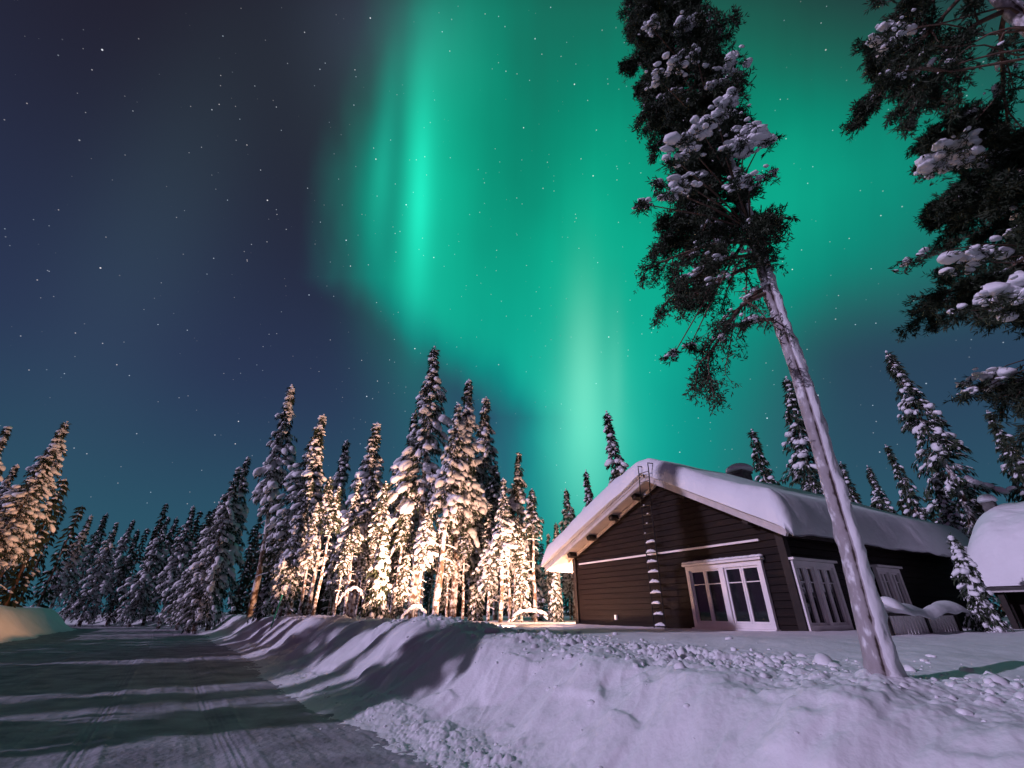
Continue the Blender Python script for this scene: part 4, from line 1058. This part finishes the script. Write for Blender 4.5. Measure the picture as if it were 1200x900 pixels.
# snow pillows where the photograph shows them
for (x_, y_, sz, n, dy) in ((762, 30, .10, 4, -.6), (800, 25, .12, 5, -.6), (830, 20, .09, 4, -.5), (792, 75, .10, 5, -.7), (770, 90, .10, 4, -.7), (858, 75, .13, 7, -.6), (835, 97, .10, 4, -.6), (856, 122, .12, 6, -.6), (868, 160, .11, 6, -.5),
        (872, 165, .13, 8, -.6), (890, 168, .10, 5, -.5), (820, 150, .12, 6, -.7), (805, 168, .12, 7, -.8), (790, 185, .11, 5, -.8), (840, 140, .09, 5, -.7), (878, 210, .12, 7, -.5), (860, 213, .10, 4, -.6), (906, 203, .06, 3, -.3), (905, 163, .05, 3, -.3),
        (805, 215, .11, 6, -.8), (793, 225, .09, 4, -.8), (755, 238, .07, 3, -.8), (848, 178, .08, 4, -.7), (770, 215, .06, 3, -.8), (845, 268, .08, 4, -.2), (865, 262, .08, 4, -.1), (835, 305, .07, 3, -.2), (815, 60, .08, 4, -.7), (872, 378, .06, 3, -.1), (790, 413, .05, 4, -.25), (808, 405, .05, 3, -.25)):
    dy -= .45 if dy < -.35 else 0; p = px_local(x_, y_, dy); P1.pillow(p, (-1, .1, -.15), sz*.95, n)
    for b in range(6):      # each pillow lies on a spray of its own bough
        q = p + rg.normal(0, sz*.9, 3)*np.array([1, 1, .3]) - Z3*sz*.5
        for _ in range(3): tuft(P1.cv, P1.cf, q, np.array([rg.normal(0, .8), rg.normal(0, .8), -.2]), .085, 11, rg, .0065)
    c = tr_at(min(ztop-.2, max(zc0, p[2]+.15))); P1.wood.tube([c, (c+p)/2+Z3*.06, p-Z3*sz*.3], [.014, .011, .006], 5, False)
P1.finish(pine, M['bark'])

# pine reaching in from the right border, and its taller neighbour above
def right_pine(x, y, H, seed, label, zc, Lm, n, pillows, snow_dy, nm='pine_tree', bias=(-.55, -.1), tl=.09):
    z0 = gz(x, y); root = thing(nm, label, 'tree', (x, y, z0), 0, None)
    pth_ = [(0, 0, -.2), (.02, .02, H*.3), (-.05, 0, H*.6), (0, .05, H)]
    trunk_obj(pth_, [.2, .15, .10, .03], root, np.array([-.6, -.6]), 18, 120)
    P = Pine(seed); rg = P.rng; lc = np.array([x, y, z0])
    for i in range(n):
        f = i/(n-1); z = zc + (H-.15-zc)*f; a = rg.uniform(0, 6.28)
        d = np.array([math.cos(a)+bias[0], math.sin(a)+bias[1], -.10+.30*f]); L = Lm*(1-.62*f**1.5)*rg.uniform(.65, 1.05)
        P.limb((0, 0, z), d, L, .03*(1-.5*f)+.008, 0, sag=1.0-.6*f, tl=tl, tn=11, gap=.19, tw=.0075, padp=.5)
    for (a, b, sz, m, dy) in pillows:
        p = atY(a, b, y+dy)-lc; P.pillow(p, (-1, 0, -.1), sz, m)
        for _ in range(22):
            q = p + rg.normal(0, sz*.9, 3)*np.array([1, 1, .25]) - Z3*sz*.55; tuft(P.cv, P.cf, q, np.array([rg.normal(0, .8), rg.normal(0, .8), -.3]), tl, 12, rg, .0075)
        zc_ = min(H-.2, max(zc*.8, p[2]+.1)); w_ = [np.array([0, 0, zc_])*(1-f)+p*f + np.array([.09*math.sin(f*9+a), .09*math.sin(f*7+b), .22*math.sin(f*3.14)-sz*.3*f]) for f in np.linspace(0, 1, 9)]; P.wood.tube(w_, np.linspace(.016, .005, 9), 5, False)
    P.finish(root, M['bark'])
    return P
right_pine(8.1, 4.6, 8.3, 31, 'bushy snow capped pine at the right border, its trunk beyond the edge', 2.6, 2.2, 46,
    [(1138, 143, .13, 4, -.2), (1122, 172, .15, 6, -.3), (1095, 190, .16, 6, -.3), (1125, 188, .15, 5, -.4), (1155, 185, .15, 5, -.2), (1180, 175, .12, 4, -.1), (1072, 302, .10, 3, -.2), (1130, 305, .16, 6, -.5), (1145, 298, .12, 3, -.5),
     (1190, 215, .1, 3, -.2), (1170, 345, .16, 6, -.7), (1190, 352, .15, 5, -.7), (1192, 330, .13, 4, -.5), (1118, 368, .07, 2, -.3), (1150, 445, .13, 5, .6), (1165, 437, .11, 4, .6), (1130, 460, .09, 4, .6), (1190, 450, .13, 5, .6), (1200, 250, .12, 4, 0), (1195, 270, .1, 3, 0)], 0)
right_pine(6.9, 3.0, 11.8, 37, 'dark pine overhead in the top right corner, boughs reaching left', 7.6, 2.6, 27,
    [(1048, 35, .14, 5, .1), (1040, 50, .10, 3, .1), (1050, 92, .07, 3, .1), (1062, 85, .06, 3, .1), (1036, 92, .06, 2, .1), (1110, 75, .06, 2, .1), (1168, 58, .06, 2, .1), (1083, 60, .05, 2, .1)], 0)
